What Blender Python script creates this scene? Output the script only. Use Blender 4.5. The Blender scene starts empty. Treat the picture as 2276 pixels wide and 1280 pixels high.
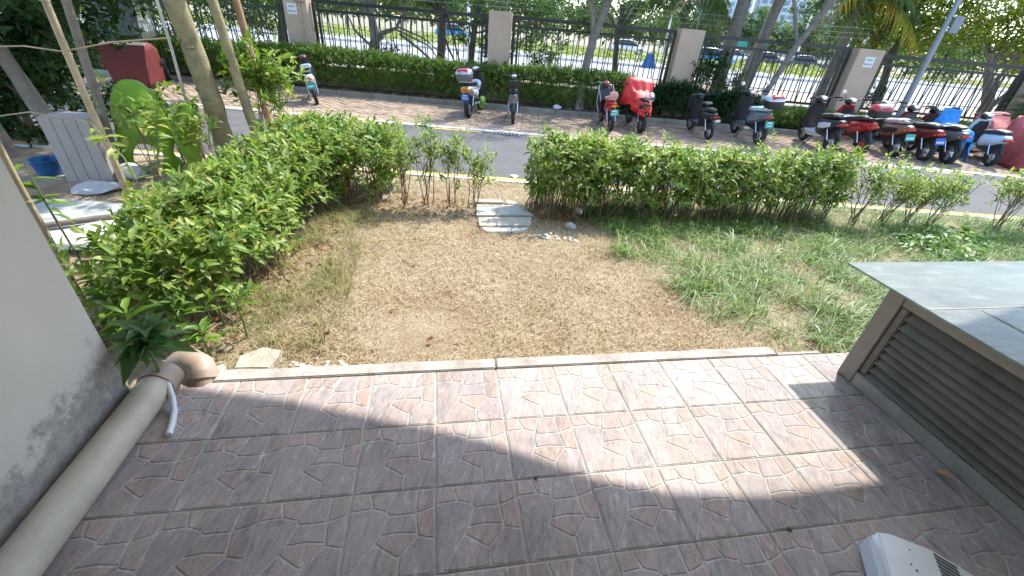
import bpy, bmesh, math, random
import numpy as np
from mathutils import Vector, Matrix
random.seed(7); RNG = np.random.default_rng(7)
R = math.radians
SC = bpy.context.scene
COL = SC.collection

# ------------------------------------------------------------------ camera
CAMPOS = Vector((0.1855, -0.767, 1.7486))
_yaw, _pit, _rol = R(0.238), R(31.663), R(5.053)
_fw = Vector((math.sin(_yaw)*math.cos(_pit), math.cos(_yaw)*math.cos(_pit), -math.sin(_pit)))
_rt = Vector((math.cos(_yaw), -math.sin(_yaw), 0)); _up = _rt.cross(_fw)
_r2 = math.cos(_rol)*_rt + math.sin(_rol)*_up; _u2 = -math.sin(_rol)*_rt + math.cos(_rol)*_up
cam = bpy.data.cameras.new('camera'); cam_o = bpy.data.objects.new('camera', cam); COL.objects.link(cam_o)
cam_o.matrix_world = Matrix((( _r2.x, _u2.x, -_fw.x, CAMPOS.x), (_r2.y, _u2.y, -_fw.y, CAMPOS.y), (_r2.z, _u2.z, -_fw.z, CAMPOS.z), (0, 0, 0, 1)))
cam.sensor_width = 36; cam.lens = 937.4/2276*36; cam.clip_start = 0.02; cam.clip_end = 3000
SC.camera = cam_o

# ------------------------------------------------------------------ light
SUN_AZ, SUN_EL = 53.4, 50.0          # azimuth counted from +X towards +Y
world = bpy.data.worlds.new('World'); SC.world = world; world.use_nodes = True
wn = world.node_tree.nodes; wl = world.node_tree.links
sky = wn.new('ShaderNodeTexSky'); sky.sky_type = 'NISHITA'; sky.sun_disc = False
sky.sun_elevation = R(SUN_EL); sky.sun_rotation = R(90 - SUN_AZ); sky.air_density = 1.0; sky.dust_density = 0.8
wn['Background'].inputs[1].default_value = 0.15
wl.new(sky.outputs[0], wn['Background'].inputs[0])
sun = bpy.data.lights.new('sun', 'SUN'); sun.energy = 2.0; sun.angle = R(0.9); sun.color = (1, .94, .85)
sun_o = bpy.data.objects.new('sun', sun); COL.objects.link(sun_o)
_sd = Vector((math.cos(R(SUN_EL))*math.cos(R(SUN_AZ)), math.cos(R(SUN_EL))*math.sin(R(SUN_AZ)), math.sin(R(SUN_EL))))
sun_o.rotation_euler = _sd.to_track_quat('Z', 'Y').to_euler(); sun_o.location = _sd*40
vs = SC.view_settings; vs.view_transform = 'Standard'; vs.look = 'None'; vs.exposure = 2.0; vs.gamma = 1; vs.use_curve_mapping = False
SC.cycles.max_bounces = 8; SC.cycles.transparent_max_bounces = 12; SC.cycles.sample_clamp_indirect = 6

# ------------------------------------------------------------------ materials
MATS = {}
def newmat(name):
    m = bpy.data.materials.new(name); m.use_nodes = True; MATS[name] = m
    nt = m.node_tree; return m, nt.nodes, nt.links, nt.nodes['Principled BSDF']
def node(n, t, **kw):
    x = n.new(t)
    for k, v in kw.items():
        if k in x.inputs: x.inputs[k].default_value = v
        else: setattr(x, k, v)
    return x
def c4(c): return (c[0], c[1], c[2], 1)
def sc(c, k): return tuple(min(1, x*k) for x in c)
def ramp(n, pts):
    r = n.new('ShaderNodeValToRGB'); e = r.color_ramp.elements
    e[0].position, e[0].color = pts[0][0], c4(pts[0][1]); e[1].position, e[1].color = pts[-1][0], c4(pts[-1][1])
    for p, c in pts[1:-1]:
        q = e.new(p); q.color = c4(c)
    return r
def pm(name, col, rough=.6, var=.18, scale=6., bump=.0, bscale=40., metal=0., spec=.5, coat=0., col2=None, objrand=0.):
    """plain procedural material: two-scale noise colour variation, optional bump"""
    m, n, l, b = newmat(name)
    b.inputs['Roughness'].default_value = rough; b.inputs['Metallic'].default_value = metal
    b.inputs['Specular IOR Level'].default_value = spec
    if coat: b.inputs['Coat Weight'].default_value = coat; b.inputs['Coat Roughness'].default_value = .08
    g = node(n, 'ShaderNodeNewGeometry')
    t = node(n, 'ShaderNodeTexNoise', Scale=scale, Detail=6., Roughness=.65); l.new(g.outputs['Position'], t.inputs['Vector'])
    rp = ramp(n, [(.3, sc(col, 1-var)), (.7, col2 or sc(col, 1+var))]); l.new(t.outputs['Fac'], rp.inputs['Fac'])
    out = rp.outputs['Color']
    if objrand:
        oi = node(n, 'ShaderNodeObjectInfo'); hs = node(n, 'ShaderNodeHueSaturation')
        mr = node(n, 'ShaderNodeMapRange'); mr.inputs[3].default_value = 1-objrand; mr.inputs[4].default_value = 1+objrand
        l.new(oi.outputs['Random'], mr.inputs[0]); l.new(mr.outputs[0], hs.inputs['Value']); l.new(out, hs.inputs['Color']); out = hs.outputs['Color']
    l.new(out, b.inputs['Base Color'])
    rr = node(n, 'ShaderNodeMapRange'); rr.inputs[3].default_value = max(.03, rough-.12); rr.inputs[4].default_value = min(1, rough+.12)
    l.new(t.outputs['Fac'], rr.inputs[0]); l.new(rr.outputs[0], b.inputs['Roughness'])
    if bump:
        t2 = node(n, 'ShaderNodeTexNoise', Scale=bscale, Detail=5.); l.new(g.outputs['Position'], t2.inputs['Vector'])
        bp = node(n, 'ShaderNodeBump', Strength=bump, Distance=.01); l.new(t2.outputs['Fac'], bp.inputs['Height']); l.new(bp.outputs['Normal'], b.inputs['Normal'])
    return m
def leafmat(name, cols, trans=.35, rough=.42, spec=.35):
    """leaf: colour by random island and object, principled plus translucent"""
    m, n, l, b = newmat(name); o = n['Material Output']
    g = node(n, 'ShaderNodeNewGeometry'); oi = node(n, 'ShaderNodeObjectInfo')
    a = node(n, 'ShaderNodeMath', operation='ADD'); l.new(g.outputs['Random Per Island'], a.inputs[0]); l.new(oi.outputs['Random'], a.inputs[1])
    fr = node(n, 'ShaderNodeMath', operation='FRACT'); l.new(a.outputs[0], fr.inputs[0])
    k = len(cols); rp = ramp(n, [(i/(k-1), c) for i, c in enumerate(cols)]); l.new(fr.outputs[0], rp.inputs['Fac'])
    l.new(rp.outputs['Color'], b.inputs['Base Color']); b.inputs['Roughness'].default_value = rough; b.inputs['Specular IOR Level'].default_value = spec
    tr = node(n, 'ShaderNodeBsdfTranslucent'); hs = node(n, 'ShaderNodeHueSaturation', Hue=.485, Saturation=1.1, Value=1.5)
    l.new(rp.outputs['Color'], hs.inputs['Color']); l.new(hs.outputs['Color'], tr.inputs['Color'])
    mx = node(n, 'ShaderNodeMixShader', Fac=trans); l.new(b.outputs[0], mx.inputs[1]); l.new(tr.outputs[0], mx.inputs[2]); l.new(mx.outputs[0], o.inputs['Surface'])
    return m
def glassmat(name, col, alpha, rough=.06):
    m, n, l, b = newmat(name); o = n['Material Output']
    b.inputs['Base Color'].default_value = c4(col); b.inputs['Roughness'].default_value = rough
    t = node(n, 'ShaderNodeBsdfTransparent'); t.inputs[0].default_value = c4(sc(col, 1.6))
    mx = node(n, 'ShaderNodeMixShader', Fac=alpha); l.new(t.outputs[0], mx.inputs[1]); l.new(b.outputs[0], mx.inputs[2]); l.new(mx.outputs[0], o.inputs['Surface'])
    return m

# tile: stone colour from colour attribute plus streaks
def tilemat():
    m, n, l, b = newmat('stone_tile')
    g = node(n, 'ShaderNodeNewGeometry'); at = node(n, 'ShaderNodeVertexColor', layer_name='Col')
    mp = node(n, 'ShaderNodeMapping'); mp.inputs['Rotation'].default_value = (0, 0, R(-38)); mp.inputs['Scale'].default_value = (2.4, .75, 1); l.new(g.outputs['Position'], mp.inputs['Vector'])
    t = node(n, 'ShaderNodeTexNoise', Scale=9., Detail=9., Roughness=.72, Distortion=1.6); l.new(mp.outputs[0], t.inputs['Vector'])
    rp = ramp(n, [(.36, (.60, .585, .61)), (.45, (.86, .85, .87)), (.51, (1.12, .96, .86)), (.56, (1.0, .97, .95)), (.64, (1.5, 1.47, 1.43))]); l.new(t.outputs['Fac'], rp.inputs['Fac'])
    mx = node(n, 'ShaderNodeMix', data_type='RGBA', blend_type='MULTIPLY'); mx.inputs[0].default_value = .9
    l.new(at.outputs['Color'], mx.inputs[6]); l.new(rp.outputs['Color'], mx.inputs[7])
    t3 = node(n, 'ShaderNodeTexNoise', Scale=2.1, Detail=8., Roughness=.7); l.new(g.outputs['Position'], t3.inputs['Vector'])
    r3 = ramp(n, [(.42, (0, 0, 0)), (.78, (1, 1, 1))]); l.new(t3.outputs['Fac'], r3.inputs['Fac'])
    fc = node(n, 'ShaderNodeMath', operation='MULTIPLY'); l.new(r3.outputs['Color'], fc.inputs[0]); fc.inputs[1].default_value = .6
    mx2 = node(n, 'ShaderNodeMix', data_type='RGBA'); l.new(fc.outputs[0], mx2.inputs[0]); l.new(mx.outputs[2], mx2.inputs[6]); mx2.inputs[7].default_value = (.46, .425, .39, 1)
    oi = node(n, 'ShaderNodeObjectInfo'); mr = node(n, 'ShaderNodeMapRange'); mr.inputs[3].default_value = .9; mr.inputs[4].default_value = 1.1; l.new(oi.outputs['Random'], mr.inputs[0])
    t5 = node(n, 'ShaderNodeTexNoise', Scale=1.3, Detail=9., Roughness=.75, Distortion=.6); l.new(g.outputs['Position'], t5.inputs['Vector']); r5 = ramp(n, [(.36, (.74, .72, .68)), (.5, (1, 1, 1))]); l.new(t5.outputs['Fac'], r5.inputs['Fac'])
    hs = node(n, 'ShaderNodeHueSaturation'); l.new(mr.outputs[0], hs.inputs['Value']); l.new(mx2.outputs[2], hs.inputs['Color'])
    mx5 = node(n, 'ShaderNodeMix', data_type='RGBA', blend_type='MULTIPLY'); mx5.inputs[0].default_value = .8; l.new(hs.outputs['Color'], mx5.inputs[6]); l.new(r5.outputs['Color'], mx5.inputs[7])
    l.new(mx5.outputs[2], b.inputs['Base Color'])
    t2 = node(n, 'ShaderNodeTexNoise', Scale=110., Detail=6.); l.new(g.outputs['Position'], t2.inputs['Vector'])
    ad = node(n, 'ShaderNodeMath', operation='ADD'); l.new(t.outputs['Fac'], ad.inputs[0]); l.new(t2.outputs['Fac'], ad.inputs[1])
    bp = node(n, 'ShaderNodeBump', Strength=.5, Distance=.004); l.new(ad.outputs[0], bp.inputs['Height']); l.new(bp.outputs['Normal'], b.inputs['Normal'])
    rr = node(n, 'ShaderNodeMapRange'); rr.inputs[3].default_value = .45; rr.inputs[4].default_value = .75; l.new(t3.outputs['Fac'], rr.inputs[0]); l.new(rr.outputs[0], b.inputs['Roughness']); b.inputs['Specular IOR Level'].default_value = .22
    return m
tilemat()
def wallmat():
    m, n, l, b = newmat('painted_wall')
    g = node(n, 'ShaderNodeNewGeometry'); tc = node(n, 'ShaderNodeTexCoord')
    t = node(n, 'ShaderNodeTexNoise', Scale=1.7, Detail=6.); l.new(tc.outputs['Object'], t.inputs['Vector'])
    rp = ramp(n, [(.3, (.47, .44, .39)), (.7, (.57, .535, .485))]); l.new(t.outputs['Fac'], rp.inputs['Fac'])
    sx = node(n, 'ShaderNodeSeparateXYZ'); l.new(tc.outputs['Object'], sx.inputs[0])
    # damp: grows from the foot of the wall, higher towards its free end
    h = node(n, 'ShaderNodeMapRange'); h.inputs[1].default_value = -.6; h.inputs[2].default_value = .95; h.inputs[3].default_value = .14; h.inputs[4].default_value = .46; l.new(sx.outputs['Y'], h.inputs[0])
    q = node(n, 'ShaderNodeMath', operation='DIVIDE'); l.new(sx.outputs['Z'], q.inputs[0]); l.new(h.outputs[0], q.inputs[1])
    t2 = node(n, 'ShaderNodeTexNoise', Scale=5.5, Detail=9., Roughness=.72); l.new(tc.outputs['Object'], t2.inputs['Vector'])
    t2m = node(n, 'ShaderNodeMath', operation='MULTIPLY_ADD'); l.new(t2.outputs['Fac'], t2m.inputs[0]); t2m.inputs[1].default_value = 2.6; t2m.inputs[2].default_value = -1.0
    s = node(n, 'ShaderNodeMath', operation='SUBTRACT'); l.new(t2m.outputs[0], s.inputs[0]); l.new(q.outputs[0], s.inputs[1])
    r2 = ramp(n, [(.0, (0, 0, 0)), (.22, (1, 1, 1))])
    ms = node(n, 'ShaderNodeMath', operation='ADD'); l.new(s.outputs[0], ms.inputs[0]); ms.inputs[1].default_value = .62; l.new(ms.outputs[0], r2.inputs['Fac'])
    t4 = node(n, 'ShaderNodeTexNoise', Scale=24., Detail=8., Roughness=.8); l.new(tc.outputs['Object'], t4.inputs['Vector'])
    r4 = ramp(n, [(.35, (.10, .095, .09)), (.7, (.42, .41, .40))]); l.new(t4.outputs['Fac'], r4.inputs['Fac'])
    mx = node(n, 'ShaderNodeMix', data_type='RGBA'); fm = node(n, 'ShaderNodeMath', operation='MULTIPLY'); l.new(r2.outputs['Color'], fm.inputs[0]); fm.inputs[1].default_value = .75
    l.new(fm.outputs[0], mx.inputs[0]); l.new(rp.outputs['Color'], mx.inputs[6]); l.new(r4.outputs['Color'], mx.inputs[7]); l.new(mx.outputs[2], b.inputs['Base Color'])
    b.inputs['Roughness'].default_value = .8
    bp = node(n, 'ShaderNodeBump', Strength=.25, Distance=.006); l.new(t4.outputs['Fac'], bp.inputs['Height']); l.new(bp.outputs['Normal'], b.inputs['Normal'])
    return m
wallmat()
def lawnmat():
    m, n, l, b = newmat('lawn_soil')
    g = node(n, 'ShaderNodeNewGeometry')
    t = node(n, 'ShaderNodeTexNoise', Scale=1.6, Detail=8., Roughness=.7); l.new(g.outputs['Position'], t.inputs['Vector'])
    rp = ramp(n, [(.32, (.31, .21, .145)), (.45, (.41, .32, .215)), (.58, (.48, .40, .28)), (.7, (.37, .34, .20))]); l.new(t.outputs['Fac'], rp.inputs['Fac'])
    t2 = node(n, 'ShaderNodeTexNoise', Scale=60., Detail=8., Roughness=.8); l.new(g.outputs['Position'], t2.inputs['Vector'])
    r2 = ramp(n, [(.3, (.35, .35, .35)), (.7, (1.3, 1.3, 1.3))]); l.new(t2.outputs['Fac'], r2.inputs['Fac'])
    mx = node(n, 'ShaderNodeMix', data_type='RGBA', blend_type='MULTIPLY'); mx.inputs[0].default_value = 1; l.new(rp.outputs['Color'], mx.inputs[6]); l.new(r2.outputs['Color'], mx.inputs[7])
    l.new(mx.outputs[2], b.inputs['Base Color']); b.inputs['Roughness'].default_value = .95; b.inputs['Specular IOR Level'].default_value = .1
    bp = node(n, 'ShaderNodeBump', Strength=.9, Distance=.02); l.new(t2.outputs['Fac'], bp.inputs['Height']); l.new(bp.outputs['Normal'], b.inputs['Normal'])
    return m
lawnmat()

pm('grout', (.40, .39, .35), .9, .25, 12, .3, 60)
pm('concrete_edge', (.33, .295, .25), .9, .25, 5, .6, 50, col2=(.54, .51, .475))
pm('concrete_grey', (.30, .29, .26), .9, .3, 5, .5, 40)
pm('kerb_white', (.58, .56, .52), .85, .18, 4, .4, 40, objrand=.08)
pm('kerb_old', (.30, .28, .22), .92, .3, 5, .7, 35, objrand=.1)
pm('asphalt', (.105, .103, .099), .88, .22, 2.2, .6, 160)
pm('yellow_paint', (.62, .42, .10), .8, .22, 14, .3, 60)
pm('paver', (.36, .27, .19), .92, .4, 3.5, .7, 60, objrand=.15)
pm('paver_bed', (.10, .09, .06), .95, .4, 8, .6, 60)
pm('soil', (.15, .10, .065), .95, .4, 12, .9, 60)
pm('stone_slab', (.36, .32, .25), .85, .25, 6, .5, 45, col2=(.50, .47, .40), objrand=.1)
pm('slab_grey', (.36, .385, .365), .85, .25, 5, .5, 45, col2=(.44, .46, .43))
pm('rubble_white', (.72, .71, .69), .9, .15, 15, .6, 50)
pm('pvc_beige', (.46, .415, .335), .5, .2, 5, .12, 40)
pm('pvc_joint', (.33, .255, .20), .55, .12, 6, .1, 30)
pm('hose_white', (.62, .66, .70), .45, .08, 8)
pm('frame_taupe', (.24, .215, .185), .55, .15, 5, .15, 60)
pm('slat_grey', (.13, .121, .10), .6, .38, 4, .12, 50)
pm('white_plastic', (.72, .73, .72), .4, .06, 3)
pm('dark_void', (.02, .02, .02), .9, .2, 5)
pm('house_wall', (.82, .80, .76), .85, .05, 2, .2, 30)
pm('pillar_paint', (.50, .38, .275), .85, .10, 1.3, .35, 60)
pm('fence_black', (.022, .024, .024), .45, .2, 4)
pm('plaque', (.70, .72, .70), .5, .1, 6)
pm('ink', (.03, .03, .04), .6, .1, 9)
pm('bark_pale', (.26, .225, .125), .85, .35, 7, .9, 38)
pm('bark_grey', (.19, .165, .135), .9, .35, 6, .9, 40)
pm('bark_dark', (.085, .07, .05), .9, .35, 6, .9, 40)
pm('whitewash', (.66, .66, .65), .85, .15, 7, .4, 40)
pm('stem_brown', (.19, .14, .08), .85, .3, 20, .3, 60)
pm('stem_green', (.13, .16, .05), .7, .3, 15)
pm('bamboo', (.36, .28, .18), .6, .3, 6, .15, 40)
pm('wood_split', (.33, .20, .11), .8, .3, 10, .6, 40)
pm('steel_pole', (.42, .42, .43), .35, .2, 6, metal=.85)
pm('lamp_grey', (.24, .26, .28), .5, .1, 4, metal=.3)
pm('solar', (.14, .16, .2), .3, .1, 6)
pm('lime_green', (.10, .25, .012), .6, .12, 6, .3, 14, col2=(.21, .38, .02))
pm('blue_plastic', (.01, .085, .24), .4, .12, 4)
pm('grey_board', (.34, .32, .31), .7, .12, 3, .15, 30)
pm('sack_grey', (.42, .42, .43), .75, .2, 9, .6, 25)
pm('red_cloth', (.62, .035, .03), .5, .12, 5, .25, 18)
pm('shaded_red_cloth', (.135, .024, .026), .6, .15, 5, .25, 18)  # red tricycle apron, tree shade darkened into its colour
pm('rose_cloth', (.40, .085, .085), .6, .15, 5, .3, 18)
pm('blue_cloth', (.01, .22, .58), .5, .15, 5, .25, 18)
pm('cream_band', (.66, .64, .46), .6, .08, 8)
pm('rubber', (.022, .022, .022), .8, .25, 9, .2, 70)
pm('black_plastic', (.028, .029, .031), .45, .2, 6)
pm('grey_plastic', (.12, .13, .14), .4, .15, 5)
pm('silver', (.55, .56, .57), .3, .1, 6, metal=.7)
pm('chrome', (.68, .69, .70), .15, .08, 6, metal=1.)
pm('white_paint', (.72, .72, .71), .3, .08, 4, coat=.4)
pm('red_paint', (.48, .012, .018), .3, .1, 4, coat=.5)
pm('pink_paint', (.62, .32, .30), .4, .1, 4, coat=.3)
pm('dark_red', (.16, .02, .02), .4, .12, 4, coat=.3)
pm('bronze_paint', (.25, .14, .10), .4, .12, 4, coat=.2)
pm('slate_paint', (.13, .16, .18), .3, .1, 4, coat=.4)
pm('pale_blue', (.50, .66, .76), .4, .08, 5, coat=.2)
pm('seat_vinyl', (.035, .035, .036), .55, .2, 6, .2, 60)
pm('seat_silver', (.46, .46, .47), .5, .15, 8, .3, 30)
pm('tail_red', (.5, .015, .01), .2, .1, 6, coat=.6)
pm('amber', (.75, .25, .03), .25, .1, 6, coat=.6)
pm('plate_blue', (.015, .08, .42), .4, .08, 6)
pm('plate_green', (.02, .32, .26), .4, .08, 6)
pm('plate_ink', (.8, .82, .85), .5, .05, 6)
pm('green_cloth', (.16, .32, .05), .6, .2, 9, .3, 20)
pm('sidewalk', (.36, .29, .215), .9, .2, 1.1, .3, 30)
pm('far_road', (.30, .297, .29), .9, .1, .6, .2, 20)
pm('far_earth', (.22, .20, .12), .95, .3, .7, .4, 8)
pm('tower_hazed', (.56, .62, .68), .7, .06, .05)  # tower walls: distance haze mixed into the colour as pale blue
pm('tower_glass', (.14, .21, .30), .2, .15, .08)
pm('car_dark', (.03, .035, .04), .25, .1, 2, coat=.6)
pm('car_white', (.66, .66, .66), .25, .08, 2, coat=.6)
pm('car_blue', (.02, .22, .42), .25, .1, 2, coat=.6)
pm('car_glass', (.03, .04, .045), .08, .1, 2)
pm('sign_green', (.01, .22, .16), .5, .1, 3)
pm('dry_leaf', (.30, .15, .06), .7, .35, 30, .3, 60, col2=(.42, .26, .12), objrand=.3)
pm('paper', (.72, .70, .68), .7, .1, 20, .3, 60)
m_, n_, l_, b_ = newmat('cabinet_glass'); o_ = n_['Material Output']      # green glass under a film of dust
g_ = node(n_, 'ShaderNodeNewGeometry'); mp_ = node(n_, 'ShaderNodeMapping'); mp_.inputs['Rotation'].default_value = (0, 0, R(35)); mp_.inputs['Scale'].default_value = (1, 4, 1); l_.new(g_.outputs['Position'], mp_.inputs['Vector'])
t_ = node(n_, 'ShaderNodeTexNoise', Scale=3.2, Detail=9., Roughness=.7, Distortion=.8); l_.new(mp_.outputs[0], t_.inputs['Vector']); r_ = ramp(n_, [(.34, (.17, .19, .17)), (.5, (.235, .25, .225)), (.66, (.36, .37, .335))]); l_.new(t_.outputs['Fac'], r_.inputs['Fac']); l_.new(r_.outputs['Color'], b_.inputs['Base Color']); b_.inputs['Roughness'].default_value = .28; b_.inputs['Specular IOR Level'].default_value = .35
tr_ = node(n_, 'ShaderNodeBsdfTransparent'); tr_.inputs[0].default_value = (.62, .78, .72, 1); mx_ = node(n_, 'ShaderNodeMixShader', Fac=.6); l_.new(tr_.outputs[0], mx_.inputs[1]); l_.new(b_.outputs[0], mx_.inputs[2]); l_.new(mx_.outputs[0], o_.inputs['Surface'])
glassmat('windscreen', (.30, .33, .32), .28, .15)
glassmat('clear_film', (.55, .56, .56), .35, .2)
leafmat('leaf_hedge', [(.04, .09, .02), (.10, .19, .035), (.19, .30, .06), (.15, .26, .05), (.24, .35, .085), (.17, .28, .055), (.33, .42, .14), (.38, .36, .10)], .42, .45, .35)
leafmat('leaf_near', [(.05, .12, .02), (.08, .17, .028), (.13, .24, .04), (.19, .31, .06)], .38, .38, .4)
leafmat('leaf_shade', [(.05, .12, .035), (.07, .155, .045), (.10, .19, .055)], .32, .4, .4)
leafmat('leaf_back', [(.07, .14, .02), (.11, .20, .028), (.17, .27, .04), (.09, .17, .025)], .4, .45, .3)
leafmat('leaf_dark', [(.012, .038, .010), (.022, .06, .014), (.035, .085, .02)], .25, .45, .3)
leafmat('leaf_tree', [(.022, .06, .014), (.04, .095, .02), (.07, .14, .03), (.055, .115, .025)], .35, .45, .3)
leafmat('leaf_yellow', [(.05, .10, .015), (.11, .18, .02), (.20, .24, .03), (.09, .15, .02)], .42, .45, .3)
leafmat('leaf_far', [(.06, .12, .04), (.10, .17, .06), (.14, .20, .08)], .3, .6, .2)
leafmat('frond_green', [(.035, .085, .02), (.06, .12, .025), (.10, .15, .04)], .35, .4, .4)
leafmat('frond_yellow', [(.22, .28, .03), (.32, .32, .04), (.38, .26, .05)], .4, .45, .3)
leafmat('leaf_weed', [(.06, .16, .025), (.10, .22, .035), (.15, .28, .05)], .32, .4, .4)
leafmat('grass_dry', [(.46, .37, .23), (.57, .47, .32), (.66, .57, .41), (.38, .34, .19), (.52, .43, .27)], .25, .7, .15)
leafmat('grass_mixed', [(.26, .26, .10), (.18, .22, .075), (.40, .35, .18), (.22, .24, .09)], .3, .6, .2)
leafmat('grass_green', [(.08, .18, .035), (.13, .24, .05), (.19, .29, .08), (.30, .37, .17)], .32, .45, .35)
leafmat('litter_mix', [(.22, .11, .05), (.34, .20, .10), (.14, .08, .04), (.42, .30, .18)], .1, .8, .1)
leafmat('median_leaf', [(.12, .20, .03), (.22, .30, .05), (.30, .34, .07)], .3, .5, .2)
M = MATS

# ------------------------------------------------------------------ mesh helpers
class MB:
    def __init__(s): s.v, s.f, s.m = [], [], []
    def add(s, vs, fs, m=0):
        k = len(s.v); s.v += [tuple(x) for x in vs]; s.f += [tuple(i+k for i in f) for f in fs]; s.m += [m]*len(fs); return s
    def box(s, c, d, rot=None, m=0):
        x, y, z = d[0]/2, d[1]/2, d[2]/2
        p = [Vector(q) for q in ((-x,-y,-z),(x,-y,-z),(x,y,-z),(-x,y,-z),(-x,-y,z),(x,-y,z),(x,y,z),(-x,y,z))]
        if rot is not None: p = [rot @ q for q in p]
        return s.add([q+Vector(c) for q in p], [(0,3,2,1),(4,5,6,7),(0,1,5,4),(1,2,6,5),(2,3,7,6),(3,0,4,7)], m)
    def rings(s, rs, m=0, cap=True, closed=True):
        n = len(rs[0]); vs = [q for r in rs for q in r]; fs = []
        for i in range(len(rs)-1):
            for j in range(n if closed else n-1):
                k = (j+1) % n; fs.append((i*n+j, i*n+k, (i+1)*n+k, (i+1)*n+j))
        if cap and closed: fs.append(tuple(range(n-1, -1, -1))); fs.append(tuple((len(rs)-1)*n+j for j in range(n)))
        return s.add(vs, fs, m)
    def tube(s, path, r, n=8, m=0, cap=True, flat=1.):
        P = [Vector(p) for p in path]; rr = r if isinstance(r, (list, tuple)) else [r]*len(P); out = []
        d0 = (P[1]-P[0]).normalized(); ref = Vector((0, 0, 1)) if abs(d0.z) < .9 else Vector((1, 0, 0)); u = d0.cross(ref).normalized()
        for i, p in enumerate(P):
            d = (P[min(i+1, len(P)-1)]-P[max(i-1, 0)]).normalized()
            u = (u - d*u.dot(d)).normalized(); w = d.cross(u)
            out.append([p + (u*math.cos(2*math.pi*j/n) + w*math.sin(2*math.pi*j/n)*flat)*rr[i] for j in range(n)])
        return s.rings(out, m, cap)
    def loft(s, secs, axis='y', n=14, p=2.6, m=0):
        """secs: (centre, half_a, half_b); superellipse rings; axis y: a=x,b=z; axis z: a=x,b=y; axis x: a=y,b=z"""
        rs = []
        for c, a, b in secs:
            r = []
            for j in range(n):
                t = 2*math.pi*j/n; ct, st = math.cos(t), math.sin(t)
                q = a*math.copysign(abs(ct)**(2/p), ct); w = b*math.copysign(abs(st)**(2/p), st)
                if axis == 'y': r.append((c[0]+q, c[1], c[2]+w))
                elif axis == 'z': r.append((c[0]+q, c[1]+w, c[2]))
                else: r.append((c[0], c[1]+q, c[2]+w))
            rs.append(r)
        return s.rings(rs, m)
    def prism(s, poly, z0, z1, m=0):
        n = len(poly); vs = [(x, y, z0) for x, y in poly]+[(x, y, z1) for x, y in poly]
        fs = [tuple(range(n-1, -1, -1)), tuple(range(n, 2*n))]+[(j, (j+1) % n, n+(j+1) % n, n+j) for j in range(n)]
        return s.add(vs, fs, m)
    def mesh(s, name, mats, smooth=None, bevel=0., seg=2):
        me = bpy.data.meshes.new(name); me.from_pydata(s.v, [], s.f)
        mats = mats if isinstance(mats, (list, tuple)) else [mats]
        for q in mats: me.materials.append(M[q] if isinstance(q, str) else q)
        if len(mats) > 1: me.polygons.foreach_set('material_index', s.m)
        if bevel or True:
            bm = bmesh.new(); bm.from_mesh(me); bmesh.ops.recalc_face_normals(bm, faces=bm.faces)
            if bevel:
                es = [e for e in bm.edges if len(e.link_faces) == 2 and e.calc_face_angle(0) > .6]
                bmesh.ops.bevel(bm, geom=es, offset=bevel, segments=seg, affect='EDGES', clamp_overlap=True)
            bm.to_mesh(me); bm.free()
        if smooth or bevel:
            me.polygons.foreach_set('use_smooth', [True]*len(me.polygons)); me.set_sharp_from_angle(angle=R(smooth or 40))
        me.update(); return me
    def build(s, name, mats, parent=None, smooth=None, bevel=0., loc=None, rz=None, seg=2):
        return link(name, s.mesh(name, mats, smooth, bevel, seg), parent, loc, rz)
def link(name, me, parent=None, loc=None, rz=None, rot=None, scale=None):
    o = bpy.data.objects.new(name, me); COL.objects.link(o)
    if parent: o.parent = parent
    if loc is not None: o.location = loc
    if rz is not None: o.rotation_euler.z = rz
    if rot is not None: o.rotation_euler = rot
    if scale is not None: o.scale = scale if isinstance(scale, (tuple, list)) else (scale,)*3
    return o
def tag(o, label=None, cat=None, group=None, kind=None):
    for k, v in (('label', label), ('category', cat), ('group', group), ('kind', kind)):
        if v: o[k] = v
    return o
def thing(name, label, cat, loc=(0, 0, 0), rz=0., group=None):
    o = bpy.data.objects.new(name, None); COL.objects.link(o); o.location = loc; o.rotation_euler.z = rz; o.empty_display_size = .1
    return tag(o, label, cat, group)
def npmesh(name, V, F, mat, smooth=False):
    """V (n,3) F (m,k) uniform polygons"""
    me = bpy.data.meshes.new(name); V = np.ascontiguousarray(V, np.float32); F = np.ascontiguousarray(F, np.int32); m, k = F.shape
    me.vertices.add(len(V)); me.vertices.foreach_set('co', V.ravel()); me.loops.add(m*k); me.loops.foreach_set('vertex_index', F.ravel())
    me.polygons.add(m); me.polygons.foreach_set('loop_start', np.arange(0, m*k, k, dtype=np.int32)); me.polygons.foreach_set('loop_total', np.full(m, k, np.int32))
    if smooth: me.polygons.foreach_set('use_smooth', np.ones(m, bool))
    me.materials.append(M[mat]); me.update(calc_edges=True); return me
def unit(a): return a/np.maximum(np.linalg.norm(a, axis=1, keepdims=True), 1e-9)
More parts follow.
